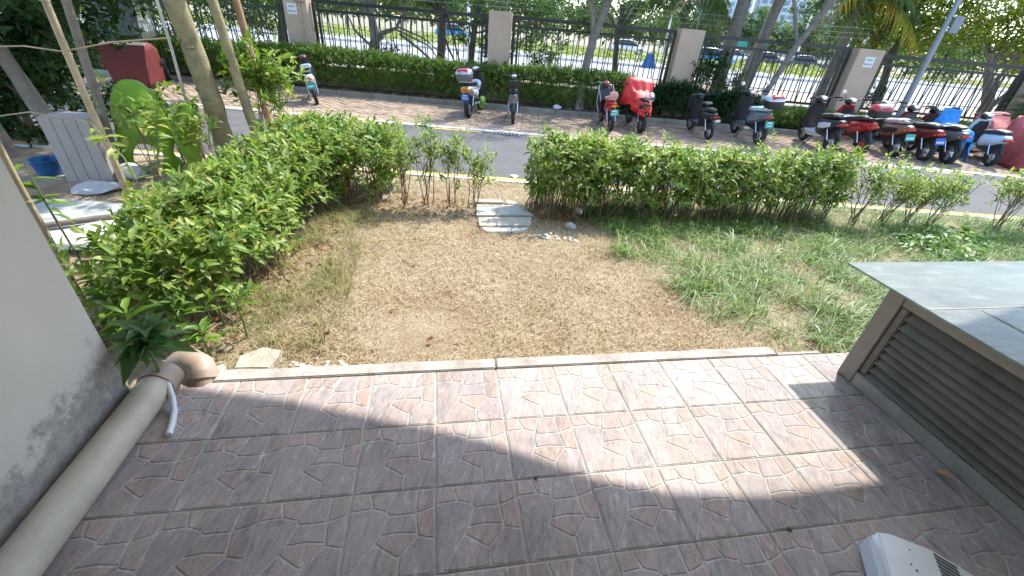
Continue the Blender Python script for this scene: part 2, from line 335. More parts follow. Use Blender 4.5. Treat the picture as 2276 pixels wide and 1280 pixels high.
def leaf_arrays(P, D, N, L, W, fold=.18, droop=.25, hi=True):
    """leaves at P along D with normal N; hi 8 triangles, else 4"""
    n = len(P); D = unit(D); N = unit(N - D*np.sum(N*D, 1, keepdims=True)); S = np.cross(D, N); L = np.asarray(L).reshape(-1, 1)*np.ones((n, 1)); W = np.asarray(W).reshape(-1, 1)*np.ones((n, 1))
    def pt(t, s, up): return P + D*L*t + S*W*s + N*(W*up - L*droop*t*t)
    if hi:
        vs = [pt(0, 0, 0), pt(.28, -.42, fold), pt(.3, 0, 0), pt(.28, .42, fold), pt(.64, -.40, fold), pt(.66, 0, 0), pt(.64, .40, fold), pt(1, 0, 0)]
        fs = [(0, 2, 1), (0, 3, 2), (1, 2, 5), (1, 5, 4), (2, 3, 6), (2, 6, 5), (4, 5, 7), (5, 6, 7)]
    else:
        vs = [pt(0, 0, 0), pt(.45, -.45, fold), pt(.5, 0, 0), pt(.45, .45, fold), pt(1, 0, 0)]
        fs = [(0, 2, 1), (0, 3, 2), (1, 2, 4), (2, 3, 4)]
    k = len(vs); V = np.stack(vs, 1).reshape(-1, 3); F = (np.array(fs)[None]+(np.arange(n)*k)[:, None, None]).reshape(-1, 3); return V, F
def cat(parts):
    Vs, Fs, k = [], [], 0
    for V, F in parts: Vs.append(V); Fs.append(F+k); k += len(V)
    return np.concatenate(Vs), np.concatenate(Fs)
def sph(n, up=0.):
    a = RNG.normal(size=(n, 3)); a[:, 2] += up; return unit(a)
def blade_arrays(P, H, W, lean=.6):
    """grass blades: 3 triangles each, bent"""
    n = len(P); a = RNG.uniform(0, 2*np.pi, n); d = np.stack([np.cos(a), np.sin(a), 0*a], 1); s = np.stack([-np.sin(a), np.cos(a), 0*a], 1); H = H.reshape(-1, 1); W = W.reshape(-1, 1)
    ln = RNG.uniform(.1, lean, (n, 1)); z = np.array([[0, 0, 1.]])
    m = P+z*H*.6+d*H*ln*.45; t = P+z*H*(1-.35*ln)+d*H*ln*1.25
    V = np.stack([P-s*W*.5, P+s*W*.5, m-s*W*.42, m+s*W*.42, t], 1).reshape(-1, 3)
    F = (np.array([(0, 1, 3), (0, 3, 2), (2, 3, 4)])[None]+(np.arange(n)*5)[:, None, None]).reshape(-1, 3); return V, F
def tubes_arrays(paths, radii, n=5):
    """many thin tubes; paths list of (k,3)"""
    parts = []
    for P, r in zip(paths, radii):
        P = np.asarray(P); k = len(P); d = unit(np.gradient(P, axis=0)); ref = np.array([0.31, .95, .05]); u = unit(np.cross(d, ref)); w = np.cross(d, u); rr = np.linspace(r, r*.5, k)[:, None]
        ring = np.stack([P+(u*math.cos(2*math.pi*j/n)+w*math.sin(2*math.pi*j/n))*rr for j in range(n)], 1).reshape(-1, 3)
        F = np.array([(i*n+j, i*n+(j+1) % n, (i+1)*n+(j+1) % n, (i+1)*n+j) for i in range(k-1) for j in range(n)]); parts.append((ring, F))
    return cat(parts)
def vnoise(x, y, s=1., seed=0):
    """cheap smooth 2-D noise in -1..1"""
    r = np.random.default_rng(seed); o = 0
    for k in range(5):
        a = r.uniform(0, 6.28); f = s*(1.0+.7*k)*r.uniform(.8, 1.2); o = o+np.sin((x*np.cos(a)+y*np.sin(a))*f+r.uniform(0, 6.28)+1.3*np.sin((x*np.sin(a)-y*np.cos(a))*f*.7))/(1+.5*k)
    return o/2.6
TXT = {}
def text_mesh(s):
    cu = bpy.data.curves.new('t', 'FONT'); cu.body = s; cu.size = 1; cu.extrude = .01; cu.align_x = 'CENTER'; cu.resolution_u = 2
    o = bpy.data.objects.new('t', cu); COL.objects.link(o); bpy.context.view_layer.update()
    me = bpy.data.meshes.new_from_object(o.evaluated_get(bpy.context.evaluated_depsgraph_get())); bpy.data.objects.remove(o); me.materials.clear(); me.materials.append(M['plate_ink']); return me
for s in ('751899', 'C49C67', '30681'): TXT[s] = text_mesh(s)
PA = R(11.0)                                     # the patio is turned 11 degrees from the road
def PW(x, y, z=0.): return Vector((math.cos(PA)*x-math.sin(PA)*y, math.sin(PA)*x+math.cos(PA)*y, z))
T = .35

# ================================================================== THE SETTING
def struct(o): o['kind'] = 'structure'; return o
def yk(x): return 5.33+.036*(x+1.8)              # near edge of the road
def sheet(name, pts, z, mat, nx=1):
    return struct(MB().add([(x, y, z) for x, y in pts], [tuple(range(len(pts)))]).build(name, mat))
sheet('ground', [(-900, -300), (900, -300), (900, 1200), (-900, 1200)], -.36, 'far_earth')
sheet('road', [(-45, yk(-8)-.05), (-8, yk(-8)-.05), (12, yk(12)-.05), (45, yk(12)-.05), (45, 8.66), (-45, 8.66)], -.2, 'asphalt')
# lawn
nx, ny = 150, 60; gx = np.linspace(-11, 12, nx); gt = np.linspace(0, 1, ny); X, Tt = np.meshgrid(gx, gt); Y = -1.2+Tt*(yk(np.clip(X, -8, 12))-.12+1.2)
Z = -.10-.05*np.clip((Y-1)/4, 0, 1)-.04*np.clip((Tt-.955)/.045, 0, 1)+.012*vnoise(X, Y, 5, 3)+.01*vnoise(X, Y, 17, 4)
LAWN_F = np.array([(j*nx+i, j*nx+i+1, (j+1)*nx+i+1, (j+1)*nx+i) for j in range(ny-1) for i in range(nx-1)])
struct(link('lawn', npmesh('lawn', np.stack([X.ravel(), Y.ravel(), Z.ravel()], 1), LAWN_F, 'lawn_soil', True)))
def lawn_z(x, y): return -.10-.05*np.clip((y-1)/4, 0, 1)+.012*vnoise(x, y, 5, 3)+.01*vnoise(x, y, 17, 4)

# kerbs: every stone its own piece
def kerb_row(name, x0, x1, ln, yf, w, zt, zb, mat, cracked=.0):
    root = struct(bpy.data.objects.new(name, None)); COL.objects.link(root); x = x0; root.location = ((x0+x1)/2, yf((x0+x1)/2), zb)
    me = MB().box((0, 0, 0), (ln-.012, w, zt-zb)).mesh('kerb_stone', mat, bevel=.008)
    while x < x1:
        a = math.atan2(yf(x+ln)-yf(x), ln)
        o = link('kerb_stone', me, root, Vector((x+ln/2, yf(x+ln/2)+random.uniform(-.004, .004), (zt+zb)/2+random.uniform(-.006, .004)))-root.location, a+random.uniform(-.006, .006)); x += ln
    return root
kerb_row('near_kerb', -10, 14, 1., lambda x: yk(x)-.055, .09, -.172, -.3, 'kerb_white')
kerb_row('far_kerb', -16, 17, .75, lambda x: 8.72, .20, -.176, -.3, 'kerb_white')
kerb_row('planter_kerb', -16, 17, 1., lambda x: 11.66, .14, -.075, -.3, 'kerb_old')
# yellow edge lines
mb = MB()
for i in range(-10, 16): mb.add([(i, yk(i), -.196), (i+1, yk(i+1), -.196), (i+1, yk(i+1)+.15, -.196), (i, yk(i)+.15, -.196)], [(0, 1, 2, 3)])
struct(mb.build('yellow_edge_line', 'yellow_paint'))
for x in (-3.62, -1.72, .30, 2.2, 4.1, 7.1, 8.8, 10.5, -5.5, -7.4): struct(MB().box((0, 0, 0), (1.0, .09, .004)).build('yellow_dash', 'yellow_paint', None, loc=(x+.5, 8.56, -.1965)))
# parking strip of pavers
bed = sheet('parking_strip', [(-16, 8.815), (17, 8.815), (17, 11.595), (-16, 11.595)], -.205, 'paver_bed')
pv = MB().box((0, 0, 0), (.192, .092, .03)).mesh('paver', 'paver', bevel=.006, seg=1)
parts = []; cube = np.array([(-1, -1, 1), (1, -1, 1), (1, 1, 1), (-1, 1, 1), (-1, -1, -1), (1, -1, -1), (1, 1, -1), (-1, 1, -1)])*.5
cf = np.array([(0, 1, 2, 3), (0, 4, 5, 1), (1, 5, 6, 2), (2, 6, 7, 3), (3, 7, 4, 0)]); nobj = 0
for r in range(27):
    y = 8.87+r*.1015
    for c in range(165):
        x = -16+c*.2+(.1 if r % 2 else 0); z = -.2+random.uniform(-.006, .006); a = random.uniform(-.05, .05)
        if -1.5 < y-10 and nobj < 290 and -6 < x < 4 and r < 6:
            link('paver', pv, bed, (x, y, z), rot=(random.uniform(-.04, .04), random.uniform(-.03, .03), a)); nobj += 1
        else:
            q = cube*np.array([.19, .09, .03]); ca, sa = math.cos(a), math.sin(a); q = np.stack([q[:, 0]*ca-q[:, 1]*sa, q[:, 0]*sa+q[:, 1]*ca, q[:, 2]+q[:, 1]*random.uniform(-.05, .05)], 1)+np.array([x, y, z]); parts.append((q, cf))
V, F = cat(parts); o = link('paver_field', npmesh('paver_field', V, F, 'paver'), bed); o['kind'] = 'stuff'
sheet('planting_bed', [(-16, 11.73), (17, 11.73), (17, 12.62), (-16, 12.62)], -.10, 'soil')
# outside the fence
sheet('pavement', [(-70, 12.88), (90, 12.88), (90, 23.5), (-70, 23.5)], .0, 'sidewalk')
sheet('street', [(-120, 23.7), (200, 23.7), (200, 60), (-120, 60)], -.06, 'far_road')
kerb_row('street_kerb', -40, 60, 2.5, lambda x: 23.6, .2, .06, -.2, 'kerb_white')
sheet('far_pavement', [(-120, 60.2), (200, 60.2), (200, 76), (-120, 76)], .02, 'sidewalk')

# ---- patio
patio = struct(MB().box((1.0, -.16, -.116), (5.6, 2.48, .22)).build('patio', 'grout', bevel=.004)); patio.rotation_euler.z = PA
STN = [[(0, 0), (.2, 0), (.26, .2), (0, .22)], [(.2, 0), (.52, 0), (.43, .26), (.26, .2)], [(.52, 0), (.78, 0), (.77, .31), (.46, .31), (.43, .26)], [(.78, 0), (1, 0), (1, .24), (.77, .31)],
       [(0, .22), (.26, .2), (.43, .26), (.46, .31), (.36, .54), (.32, .62), (.04, 1), (0, 1)], [(.46, .31), (.77, .31), (.80, .55), (.58, .52), (.36, .54)], [(.77, .31), (1, .24), (1, .63), (.80, .58), (.80, .55)],
       [(.36, .54), (.58, .52), (.80, .55), (.80, .58), (.61, .79), (.57, .79), (.32, .62)], [(.32, .62), (.57, .79), (.61, .79), (.60, 1), (.04, 1)], [(.80, .58), (1, .63), (1, 1), (.60, 1), (.61, .79)]]
SCOL = [(.222, .188, .175), (.226, .192, .18), (.212, .193, .193), (.22, .183, .17), (.206, .187, .189), (.206, .187, .189), (.224, .185, .171), (.221, .185, .171), (.214, .188, .181), (.206, .186, .186)]
def inset(poly, d):
    n = len(poly); out = []
    ar = sum(poly[i][0]*poly[(i+1) % n][1]-poly[(i+1) % n][0]*poly[i][1] for i in range(n)); s = 1 if ar > 0 else -1
    for i in range(n):
        p0, p1, p2 = (Vector(poly[i-1]), Vector(poly[i]), Vector(poly[(i+1) % n])); a = (p1-p0).normalized(); b = (p2-p1).normalized()
        na = Vector((-a.y, a.x))*s; nb = Vector((-b.y, b.x))*s; k = na+nb; k = k/max(.55, 1+na.dot(nb)); out.append(tuple(p1+k*d))
    return out
def rounded(poly, k=.16):
    out = []; n = len(poly)
    for i in range(n):
        p0, p1, p2 = (Vector(poly[i-1]), Vector(poly[i]), Vector(poly[(i+1) % n]))
        out += [tuple(p1.lerp(p0, k)), tuple(p1*.7+p1.lerp(p0, k)*.15+p1.lerp(p2, k)*.15), tuple(p1.lerp(p2, k))]
    return out
def tile_mesh(w, h, var):
    mb = MB(); cols = []
    def addf(vs, fs, c): mb.add(vs, fs); cols.extend([c]*len(fs))
    g = .0035; W, H = w-2*g, h-2*g; jc = (.43, .455, .44)
    addf([(g, g, -.0024), (w-g, g, -.0024), (w-g, h-g, -.0024), (g, h-g, -.0024), (g, g, -.012), (w-g, g, -.012), (w-g, h-g, -.012), (g, h-g, -.012)], [(0, 1, 2, 3), (4, 5, 1, 0), (5, 6, 2, 1), (6, 7, 3, 2), (7, 4, 0, 3)], jc)
    rr = random.Random(var)
    for poly, c in zip(STN, SCOL):
        k_ = 1.68*rr.uniform(.96, 1.05); c = tuple(x*k_ for x in c)
        p = [(g+u*W, h-g-v*H) for u, v in poly]; o = rounded(inset(p, .0030)); i = rounded(inset(p, .0060)); n = len(o)
        vs = [(x, y, -.0022) for x, y in o]+[(x, y, 0) for x, y in i]
        addf(vs, [tuple(range(n, 2*n))], c); addf(vs, [(j, (j+1) % n, n+(j+1) % n, n+j) for j in range(n)], sc(c, .97))
    me = bpy.data.meshes.new('tile'); me.from_pydata(mb.v, [], mb.f); me.materials.append(M['stone_tile'])
    at = me.color_attributes.new('Col', 'FLOAT_COLOR', 'CORNER'); buf = []
    for p in me.polygons: buf += list(c4(cols[p.index]))*p.loop_total
    at.data.foreach_set('color', buf); bm = bmesh.new(); bm.from_mesh(me); bmesh.ops.recalc_face_normals(bm, faces=bm.faces); bm.to_mesh(me); bm.free(); return me
tms = [tile_mesh(T, T, k) for k in range(3)]; tts = [tile_mesh(T, 1.083-2*T, k+10) for k in range(3)]
for i in range(-5, 10):
    for j in range(-4, 3):
        link('tile', (tts if j == 2 else tms)[(i*3+j*5) % 3], patio, (i*T+random.uniform(-.0008, .0008), j*T, random.uniform(-.0012, .0012)), random.uniform(-.002, .002))
# concrete edging of the patio: each cast length is a piece
def edging(x0, x1, y0, y1, z1):
    n = 14; pts = []
    for k in range(n+1): pts.append((x0+(x1-x0)*k/n, y0))
    for k in range(n, -1, -1): pts.append((x0+(x1-x0)*k/n, y1+random.uniform(-.006, .006)))
    MB().prism(pts, -.2, z1).build('edging_stone', 'concrete_edge', patio, bevel=.005)
edging(-1.19, .352, 1.09, 1.178, .004); edging(.362, 2.27, 1.088, 1.172, .006); edging(2.285, 2.62, 1.088, 1.12, -.003)
edging(-1.42, -1.2, 1.09, 1.15, -.015)

# ================================================================== THE HOUSE (camera side)
wall = MB().box((-1.58, -.27, 1.24), (.2, 2.46, 2.86)).build('side_wall', 'painted_wall', bevel=.006); wall.rotation_euler.z = PA
tag(wall, 'pale grey painted house wall with dark damp stains above the drain pipe', 'wall')
back = thing('house_facade', 'plain beige house facade, unseen, behind the patio', 'house front', PW(0, -1.5), PA)  # out of view; added to hold back sky and bounce light onto the patio
MB().box((-2.4, -.1, 1.24), (3.0, .2, 2.86)).build('wall', 'house_wall', back); MB().box((3.2, -.1, 1.24), (3.8, .2, 2.86)).build('wall', 'house_wall', back)
MB().box((.2, -.1, 2.4), (2.2, .2, .54)).build('wall', 'house_wall', back); MB().box((.2, -.14, 1.06), (2.18, .02, 2.14)).build('glass_door', 'car_glass', back)
# overhanging balcony with a curved outer edge: its shade lies over the inner patio
EDGE = [(-5.2, 2.72), (-2.4, 2.70), (-1.0, 2.66), (-.12, 2.61), (.42, 2.58), (.87, 2.52), (1.23, 2.47), (1.52, 2.42), (1.98, 2.28), (2.36, 2.235), (2.79, 2.26), (3.45, 2.40), (3.97, 2.62), (4.8, 3.1), (6.4, 3.4)]
bal = thing('balcony', 'curved concrete balcony slab overhanging the tiled patio', 'balcony', (0, 0, 2.7))
MB().prism(EDGE+[(6.8, -.4), (-4.8, -2.6)], 0, .18).build('slab', 'house_wall', bal)
mb = MB(); n = len(EDGE); inn = [(x-.02, y-.1) for x, y in EDGE]
mb.prism(EDGE+inn[::-1], .183, 1.1).build('parapet', 'house_wall', bal)

# drain pipe along the wall
px = -1.391; pr = .075
pipe = thing('drain_pipe', 'thick beige plastic drain pipe lying along the foot of the wall', 'pipe', PW(px, 0), PA)
MB().tube([(0, -1.45, pr), (0, 1.0, pr)], pr, 24).build('pipe_run', 'pvc_beige', pipe, 40)
MB().tube([(0, .99, pr), (0, 1.09, pr)], pr*1.10, 24).build('socket', 'pvc_joint', pipe, 40)
pj = thing('drain_bend', 'sunlit pinkish plastic drain bend half buried at the patio corner', 'pipe bend', PW(-1.30, 1.17, -.02), PA)
arc = [(-.08+.11*math.sin(t)*1.1, -.10+.17*(1-math.cos(t))*.0+.0*t+.10*math.cos(t), .02+.05*math.sin(t)) for t in [k*math.pi/10 for k in range(0, 10)]]
arc = [(-.16, .05, .0), (-.10, .06, .045), (-.04, .05, .06), (.02, .015, .05), (.045, -.03, .025), (.05, -.07, -.02), (.05, -.10, -.09)]
MB().tube(arc, [.062, .066, .068, .068, .068, .066, .062], 20).build('bend', 'pvc_joint', pj, 40)
MB().tube([(.043, -.02, .03), (.05, -.05, .005)], .0735, 20).build('seam_ring', 'pvc_joint', pj, 40)
hose = MB().tube([PW(-1.405, 1.03, .10), PW(-1.37, 1.02, .118), PW(-1.325, .98, .095), PW(-1.295, .93, .05), PW(-1.268, .87, .02), PW(-1.245, .80, .015), PW(-1.228, .73, .0145)], .0145, 12).build('drain_hose', 'hose_white', None, 50)
tag(hose, 'short white plastic hose end lying on the tiles beside the pipe', 'hose')

# louvred cabinet
cab = thing('louvred_cabinet', 'taupe louvred cabinet with a pale green glass top at the patio edge', 'cabinet', PW(2.575, -.35), PA)
CH = .645; Y0, Y1 = -.95, 1.257
MB().box((.04, Y1-.05, CH/2-.0), (.08, .10, CH-.002)).build('corner_post', 'frame_taupe', cab, bevel=.004)
MB().box((.03, Y0+.03, CH/2), (.06, .06, CH-.002)).build('corner_post', 'frame_taupe', cab, bevel=.004)
MB().box((.97, Y1-.03, CH/2), (.06, .06, CH-.002)).build('corner_post', 'frame_taupe', cab, bevel=.004)
MB().box((.028, (Y0+Y1)/2-.02, CH-.03), (.050, Y1-Y0-.162, .058)).build('top_rail', 'frame_taupe', cab, bevel=.004)
MB().box((.028, (Y0+Y1)/2-.02, .045), (.056, Y1-Y0-.162, .09)).build('base_rail', 'concrete_grey', cab, bevel=.006)
MB().box((.51, Y1-.03, CH-.03), (.858, .05, .058)).build('top_rail', 'frame_taupe', cab, bevel=.004)
MB().box((.51, Y1-.03, .045), (.858, .05, .09)).build('base_rail', 'concrete_grey', cab, bevel=.006)
MB().box((.028, Y1-.1235, CH/2+.02), (.035, .045, CH-.16)).build('inner_frame', 'slat_grey', cab, bevel=.006)
lm = MB().add([(.0, -.5, 0), (.044, -.5, .050), (.052, -.5, .046), (.008, -.5, -.006), (.0, .5, 0), (.044, .5, .050), (.052, .5, .046), (.008, .5, -.006)], [(0, 1, 5, 4), (1, 2, 6, 5), (2, 3, 7, 6), (3, 0, 4, 7), (0, 3, 2, 1), (4, 5, 6, 7)]).mesh('louvre', 'slat_grey')
ns = 9; ls = Y1-Y0-.21
for k in range(ns):
    link('louvre', lm, cab, (.006+random.uniform(-.002, .002), (Y0+Y1)/2-.045, .098+k*(CH-.165)/ns+random.uniform(-.003, .003)), rot=(random.uniform(-.004, .004), random.uniform(-.05, .05), 0), scale=(1, ls, 1.02))
lm2 = MB().box((0, 0, 0), (.856, .01, .05), Matrix.Rotation(R(-40), 3, 'X')).mesh('louvre', 'slat_grey')
for k in range(ns): link('louvre', lm2, cab, (.51, Y1-.03, .125+k*(CH-.165)/ns))
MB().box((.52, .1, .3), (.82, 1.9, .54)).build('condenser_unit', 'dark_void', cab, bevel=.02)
top = MB().box((.72, .28, CH+.0065), (1.50, 2.52, .012)).build('glass_top', 'cabinet_glass', cab, bevel=.002)
for yy in (-.72, .38): MB().box((.53, yy, CH-.016), (.88, .035, .03)).build('cross_bar', 'frame_taupe', cab, bevel=.003)
MB().box((.72, 1.02, CH+.0136), (1.49, .008, .0015)).build('seal_strip', 'frame_taupe', top); MB().box((.30, .0, CH+.0136), (.02, 2.0, .0012)).build('seal_strip', 'slat_grey', top)

# white appliance case on the patio
bx = thing('appliance_case', 'dirty white plastic appliance case with a vent grille on the tiles', 'appliance', PW(1.53, -.47), PA+R(-33))
mb = MB(); prof = [(0, 0), (0, .10), (.05, .125), (.18, .125), (.40, .06), (.42, .02), (.42, 0)]
mb.add([(x, 0, z) for x, z in prof]+[(x, .46, z) for x, z in prof], [tuple(range(7)), tuple(range(13, 6, -1))]+[(i, (i+1) % 7, 7+(i+1) % 7, 7+i) for i in range(7)])
shell = mb.build('case', 'white_plastic', bx, bevel=.015, seg=3)
MB().box((-.012, .23, .055), (.02, .40, .09)).build('side_lip', 'hose_white', bx, bevel=.008)
dn = Vector((.24, 0, -.085)).normalized(); rotg = Matrix.Rotation(math.atan2(.065, .22), 3, 'Y')
for k in range(15): MB().box((.225+.0,   .43-k*.016, .1125), (.09, .006, .006), rotg).build('grille_slot', 'grey_plastic', bx)
for k in range(9): MB().box((.06+random.uniform(0, .09), random.uniform(.2, .42), .1262), (random.uniform(.004, .010), random.uniform(.003, .007), .002), Matrix.Rotation(random.uniform(0, 3), 3, 'Z')).build('dirt_speck', 'dark_void', shell)

# ================================================================== PLANTS NEAR THE HOUSE
def shoot_leaves(tips, dirs, k, L, ratio=.45, seglen=.09, spread=1.0, Lvar=.42):
    """k leaves round each shoot, opposite pairs, smaller at the tip; returns P, D, N, L"""
    n = len(tips); dirs = unit(dirs); a0 = RNG.uniform(0, 6.28, n); ref = np.tile([[.3, .9, .2]], (n, 1)); u = unit(np.cross(dirs, ref)); w = np.cross(dirs, u); Ps, Ds, Ns, Ls = [], [], [], []
    for i in range(k):
        t = i/(max(k-1, 1)); ang = a0+i*2.4+RNG.normal(0, .3, n); rad = u*np.cos(ang)[:, None]+w*np.sin(ang)[:, None]
        el = (.35+.75*t)*spread + RNG.normal(0, .18, n)      # 0 = along radius, more = along shoot
        D = unit(rad*np.cos(el*.9)[:, None]+dirs*np.sin(el*.9)[:, None]+np.array([[0, 0, .10]]))
        Ps.append(tips+dirs*(t*seglen)); Ds.append(D); Ns.append(unit(dirs*.9+np.array([[0, 0, .7]])+RNG.normal(0, .25, (n, 3)))); Ls.append(L*(1-.35*t)*RNG.uniform(1-Lvar, 1+Lvar, n))
    return np.concatenate(Ps), np.concatenate(Ds), np.concatenate(Ns), np.concatenate(Ls)
def stems_for(tips, bases, r=.005):
    paths = []
    for t, b in zip(tips, bases):
        m1 = b*.65+t*.35+RNG.normal(0, .025, 3)*[1, 1, .3]; m2 = b*.3+t*.7+RNG.normal(0, .025, 3)*[1, 1, .3]; paths.append(np.stack([b, m1, m2, t]))
    return tubes_arrays(paths, [r*random.uniform(.7, 1.5) for _ in paths], 4)
def inside(poly, x, y):
    r = np.zeros(len(x), bool); n = len(poly)
    for i in range(n):
        (x0, y0), (x1, y1) = poly[i], poly[(i+1) % n]; c = ((y0 > y) != (y1 > y)) & (x < (x1-x0)*(y-y0)/((y1-y0) if y1 != y0 else 1e-9)+x0); r ^= c
    return r
def sample_poly(poly, n):
    p = np.array(poly); out = np.zeros((0, 2))
    while len(out) < n:
        q = RNG.uniform(p.min(0), p.max(0), (n*3, 2)); out = np.concatenate([out, q[inside(poly, q[:, 0], q[:, 1])]])
    return out[:n]
def edge_dist(poly, q):
    p = np.array(poly); d = np.full(len(q), 9.); g = np.zeros((len(q), 2))
    for i in range(len(p)):
        a, b = p[i], p[(i+1) % len(p)]; t = np.clip(((q-a)@(b-a))/((b-a)@(b-a)), 0, 1); c = a+t[:, None]*(b-a); e = np.linalg.norm(q-c, axis=1); m = e < d; d[m] = e[m]; g[m] = (q-c)[m]
    return d, g
leaf_protos = {}
def leaf_proto(mat, k, hi=True, droop=.25, ratio=.45):
    key = (mat, k, droop, ratio)
    if key not in leaf_protos:
        V, F = leaf_arrays(np.zeros((1, 3)), np.array([[0, 1., 0]]), np.array([[0, 0, 1.]]), [1.], [ratio*(1+.12*(k-1))], .18+.08*k, droop*(.6+.4*k), hi)
        leaf_protos[key] = npmesh('leaf', V, F, mat)
    return leaf_protos[key]
def leaf_objects(parent, P, D, N, L, mat, ratio=.45, droop=.25, origin=(0, 0, 0)):
    D = unit(D); N = unit(N-D*np.sum(N*D, 1, keepdims=True)); S = np.cross(D, N); og = np.array(origin)
    for i in range(len(P)):
        m = Matrix(((S[i, 0], D[i, 0], N[i, 0], 0), (S[i, 1], D[i, 1], N[i, 1], 0), (S[i, 2], D[i, 2], N[i, 2], 0), (0, 0, 0, 1)))
        o = bpy.data.objects.new('leaf', leaf_proto(mat, i % 3, True, droop, ratio)); COL.objects.link(o); o.parent = parent
        o.matrix_local = Matrix.Translation(Vector(P[i]-og)) @ m @ Matrix.Scale(float(L[i]), 4)
def hedge(name, label, poly, top, mat, nsh, k, L, ratio=.45, low=.0, nstem=300, individual=0, group=None, density=None, side=.55, stem_mat='stem_brown', cat_='hedge', hi=True, zg=-.14, topvar=.07, seed=5, ns=.55, drop=.16):
    """top(x,y): height of the clipped surface; shoots near the top and the sides; bare stems below low"""
    q = sample_poly(poly, nsh)
    if density is not None: q = q[RNG.uniform(0, 1, len(q)) < density(q[:, 0], q[:, 1])]
    n = len(q); d, g = edge_dist(poly, q); tz = top(q[:, 0], q[:, 1])+topvar*vnoise(q[:, 0], q[:, 1], 9, seed)+RNG.normal(0, topvar*.45, n)
    tz -= .10*np.exp(-d/.05)                                  # rounded shoulders
    z = tz-np.abs(RNG.normal(0, drop, n)); sd = (d < .18) & (RNG.uniform(0, 1, n) < side); z[sd] = RNG.uniform(low, 1, sd.sum())*(tz[sd]-low)+low*0
    z = np.maximum(z, low+RNG.uniform(-.04, .05, n))
    out = unit(np.concatenate([g, np.zeros((n, 1))], 1)) * -1 * np.exp(-d/.12)[:, None]*.9
    dirs = unit(np.array([[0, 0, 1.]])*(.55+.6*(z > tz-.12))[:, None]+out+RNG.normal(0, .38, (n, 3)))
    tips = np.stack([q[:, 0], q[:, 1], z], 1); P, D, N, LL = shoot_leaves(tips, dirs, k, L)
    root = thing(name, label, cat_, (float(q[:, 0].mean()), float(q[:, 1].mean()), zg), group=group); og = np.array(root.location)
    if individual:
        dist = np.linalg.norm(P-np.array(CAMPOS), axis=1)-.9*(P[:, 2]); idx = np.argsort(dist); near = idx[:individual*2][::2]; rest = np.setdiff1d(np.arange(len(P)), near)
        leaf_objects(root, P[near], D[near], N[near], LL[near], mat, ratio, .25, og); P, D, N, LL = P[rest], D[rest], N[rest], LL[rest]
    V, F = leaf_arrays(P, D, N, LL, LL*ratio, .2, .25, hi); o = link('foliage', npmesh('foliage', V-og, F, mat), root); o['kind'] = 'stuff'
    sel = RNG.permutation(n)[:nstem]; t = tips[sel]; b = t.copy(); b[:, :2] = b[:, :2]*.85+.15*np.array([t[RNG.integers(0, len(t)), :2] for _ in t])*0+.15*b[:, :2]; b[:, :2] += RNG.normal(0, .05, (len(t), 2)); b[:, 2] = zg-.03
    V, F = stems_for(t, b, .0055); o = link('stem_thicket', npmesh('stem_thicket', V-og, F, stem_mat), root); o['kind'] = 'stuff'
    return root
# left hedge: wide, runs from the patio corner to the road
LH = [(-2.10, 1.12), (-1.80, 1.22), (-1.62, 1.45), (-1.70, 2.14), (-1.88, 3.0), (-1.78, 3.62), (-1.36, 3.86), (-1.30, 4.75), (-2.85, 4.95), (-2.75, 4.3), (-2.65, 3.4), (-2.6, 2.5), (-2.5, 1.7), (-2.35, 1.2)]
hedge('hedge', 'broad leafy green hedge running from the drain pipe to the road', LH, lambda x, y: .44+.04*np.clip(y-1.2, 0, 3.), 'leaf_hedge', 2700, 7, .092, .46, low=-.02, nstem=420, individual=280, zg=-.12, drop=.15, density=lambda x, y: .8+.2*np.clip((y-1.2)/1.2, 0, 1))
# right hedge: leafy top over bare stems
RH = [(.30, 3.98), (.62, 3.82), (1.6, 3.98), (3.0, 4.22), (4.35, 4.5), (4.4, 5.05), (3.0, 4.95), (1.6, 4.75), (.5, 4.6), (.26, 4.3)]
hedge('hedge', 'long trimmed hedge with bright leaves above bare stems along the road', RH, lambda x, y: .60+.05*np.sin(x*1.7+.3), 'leaf_hedge', 2300, 7, .085, .45, low=.15, nstem=380, individual=200, zg=-.14, topvar=.10, drop=.15, seed=8)
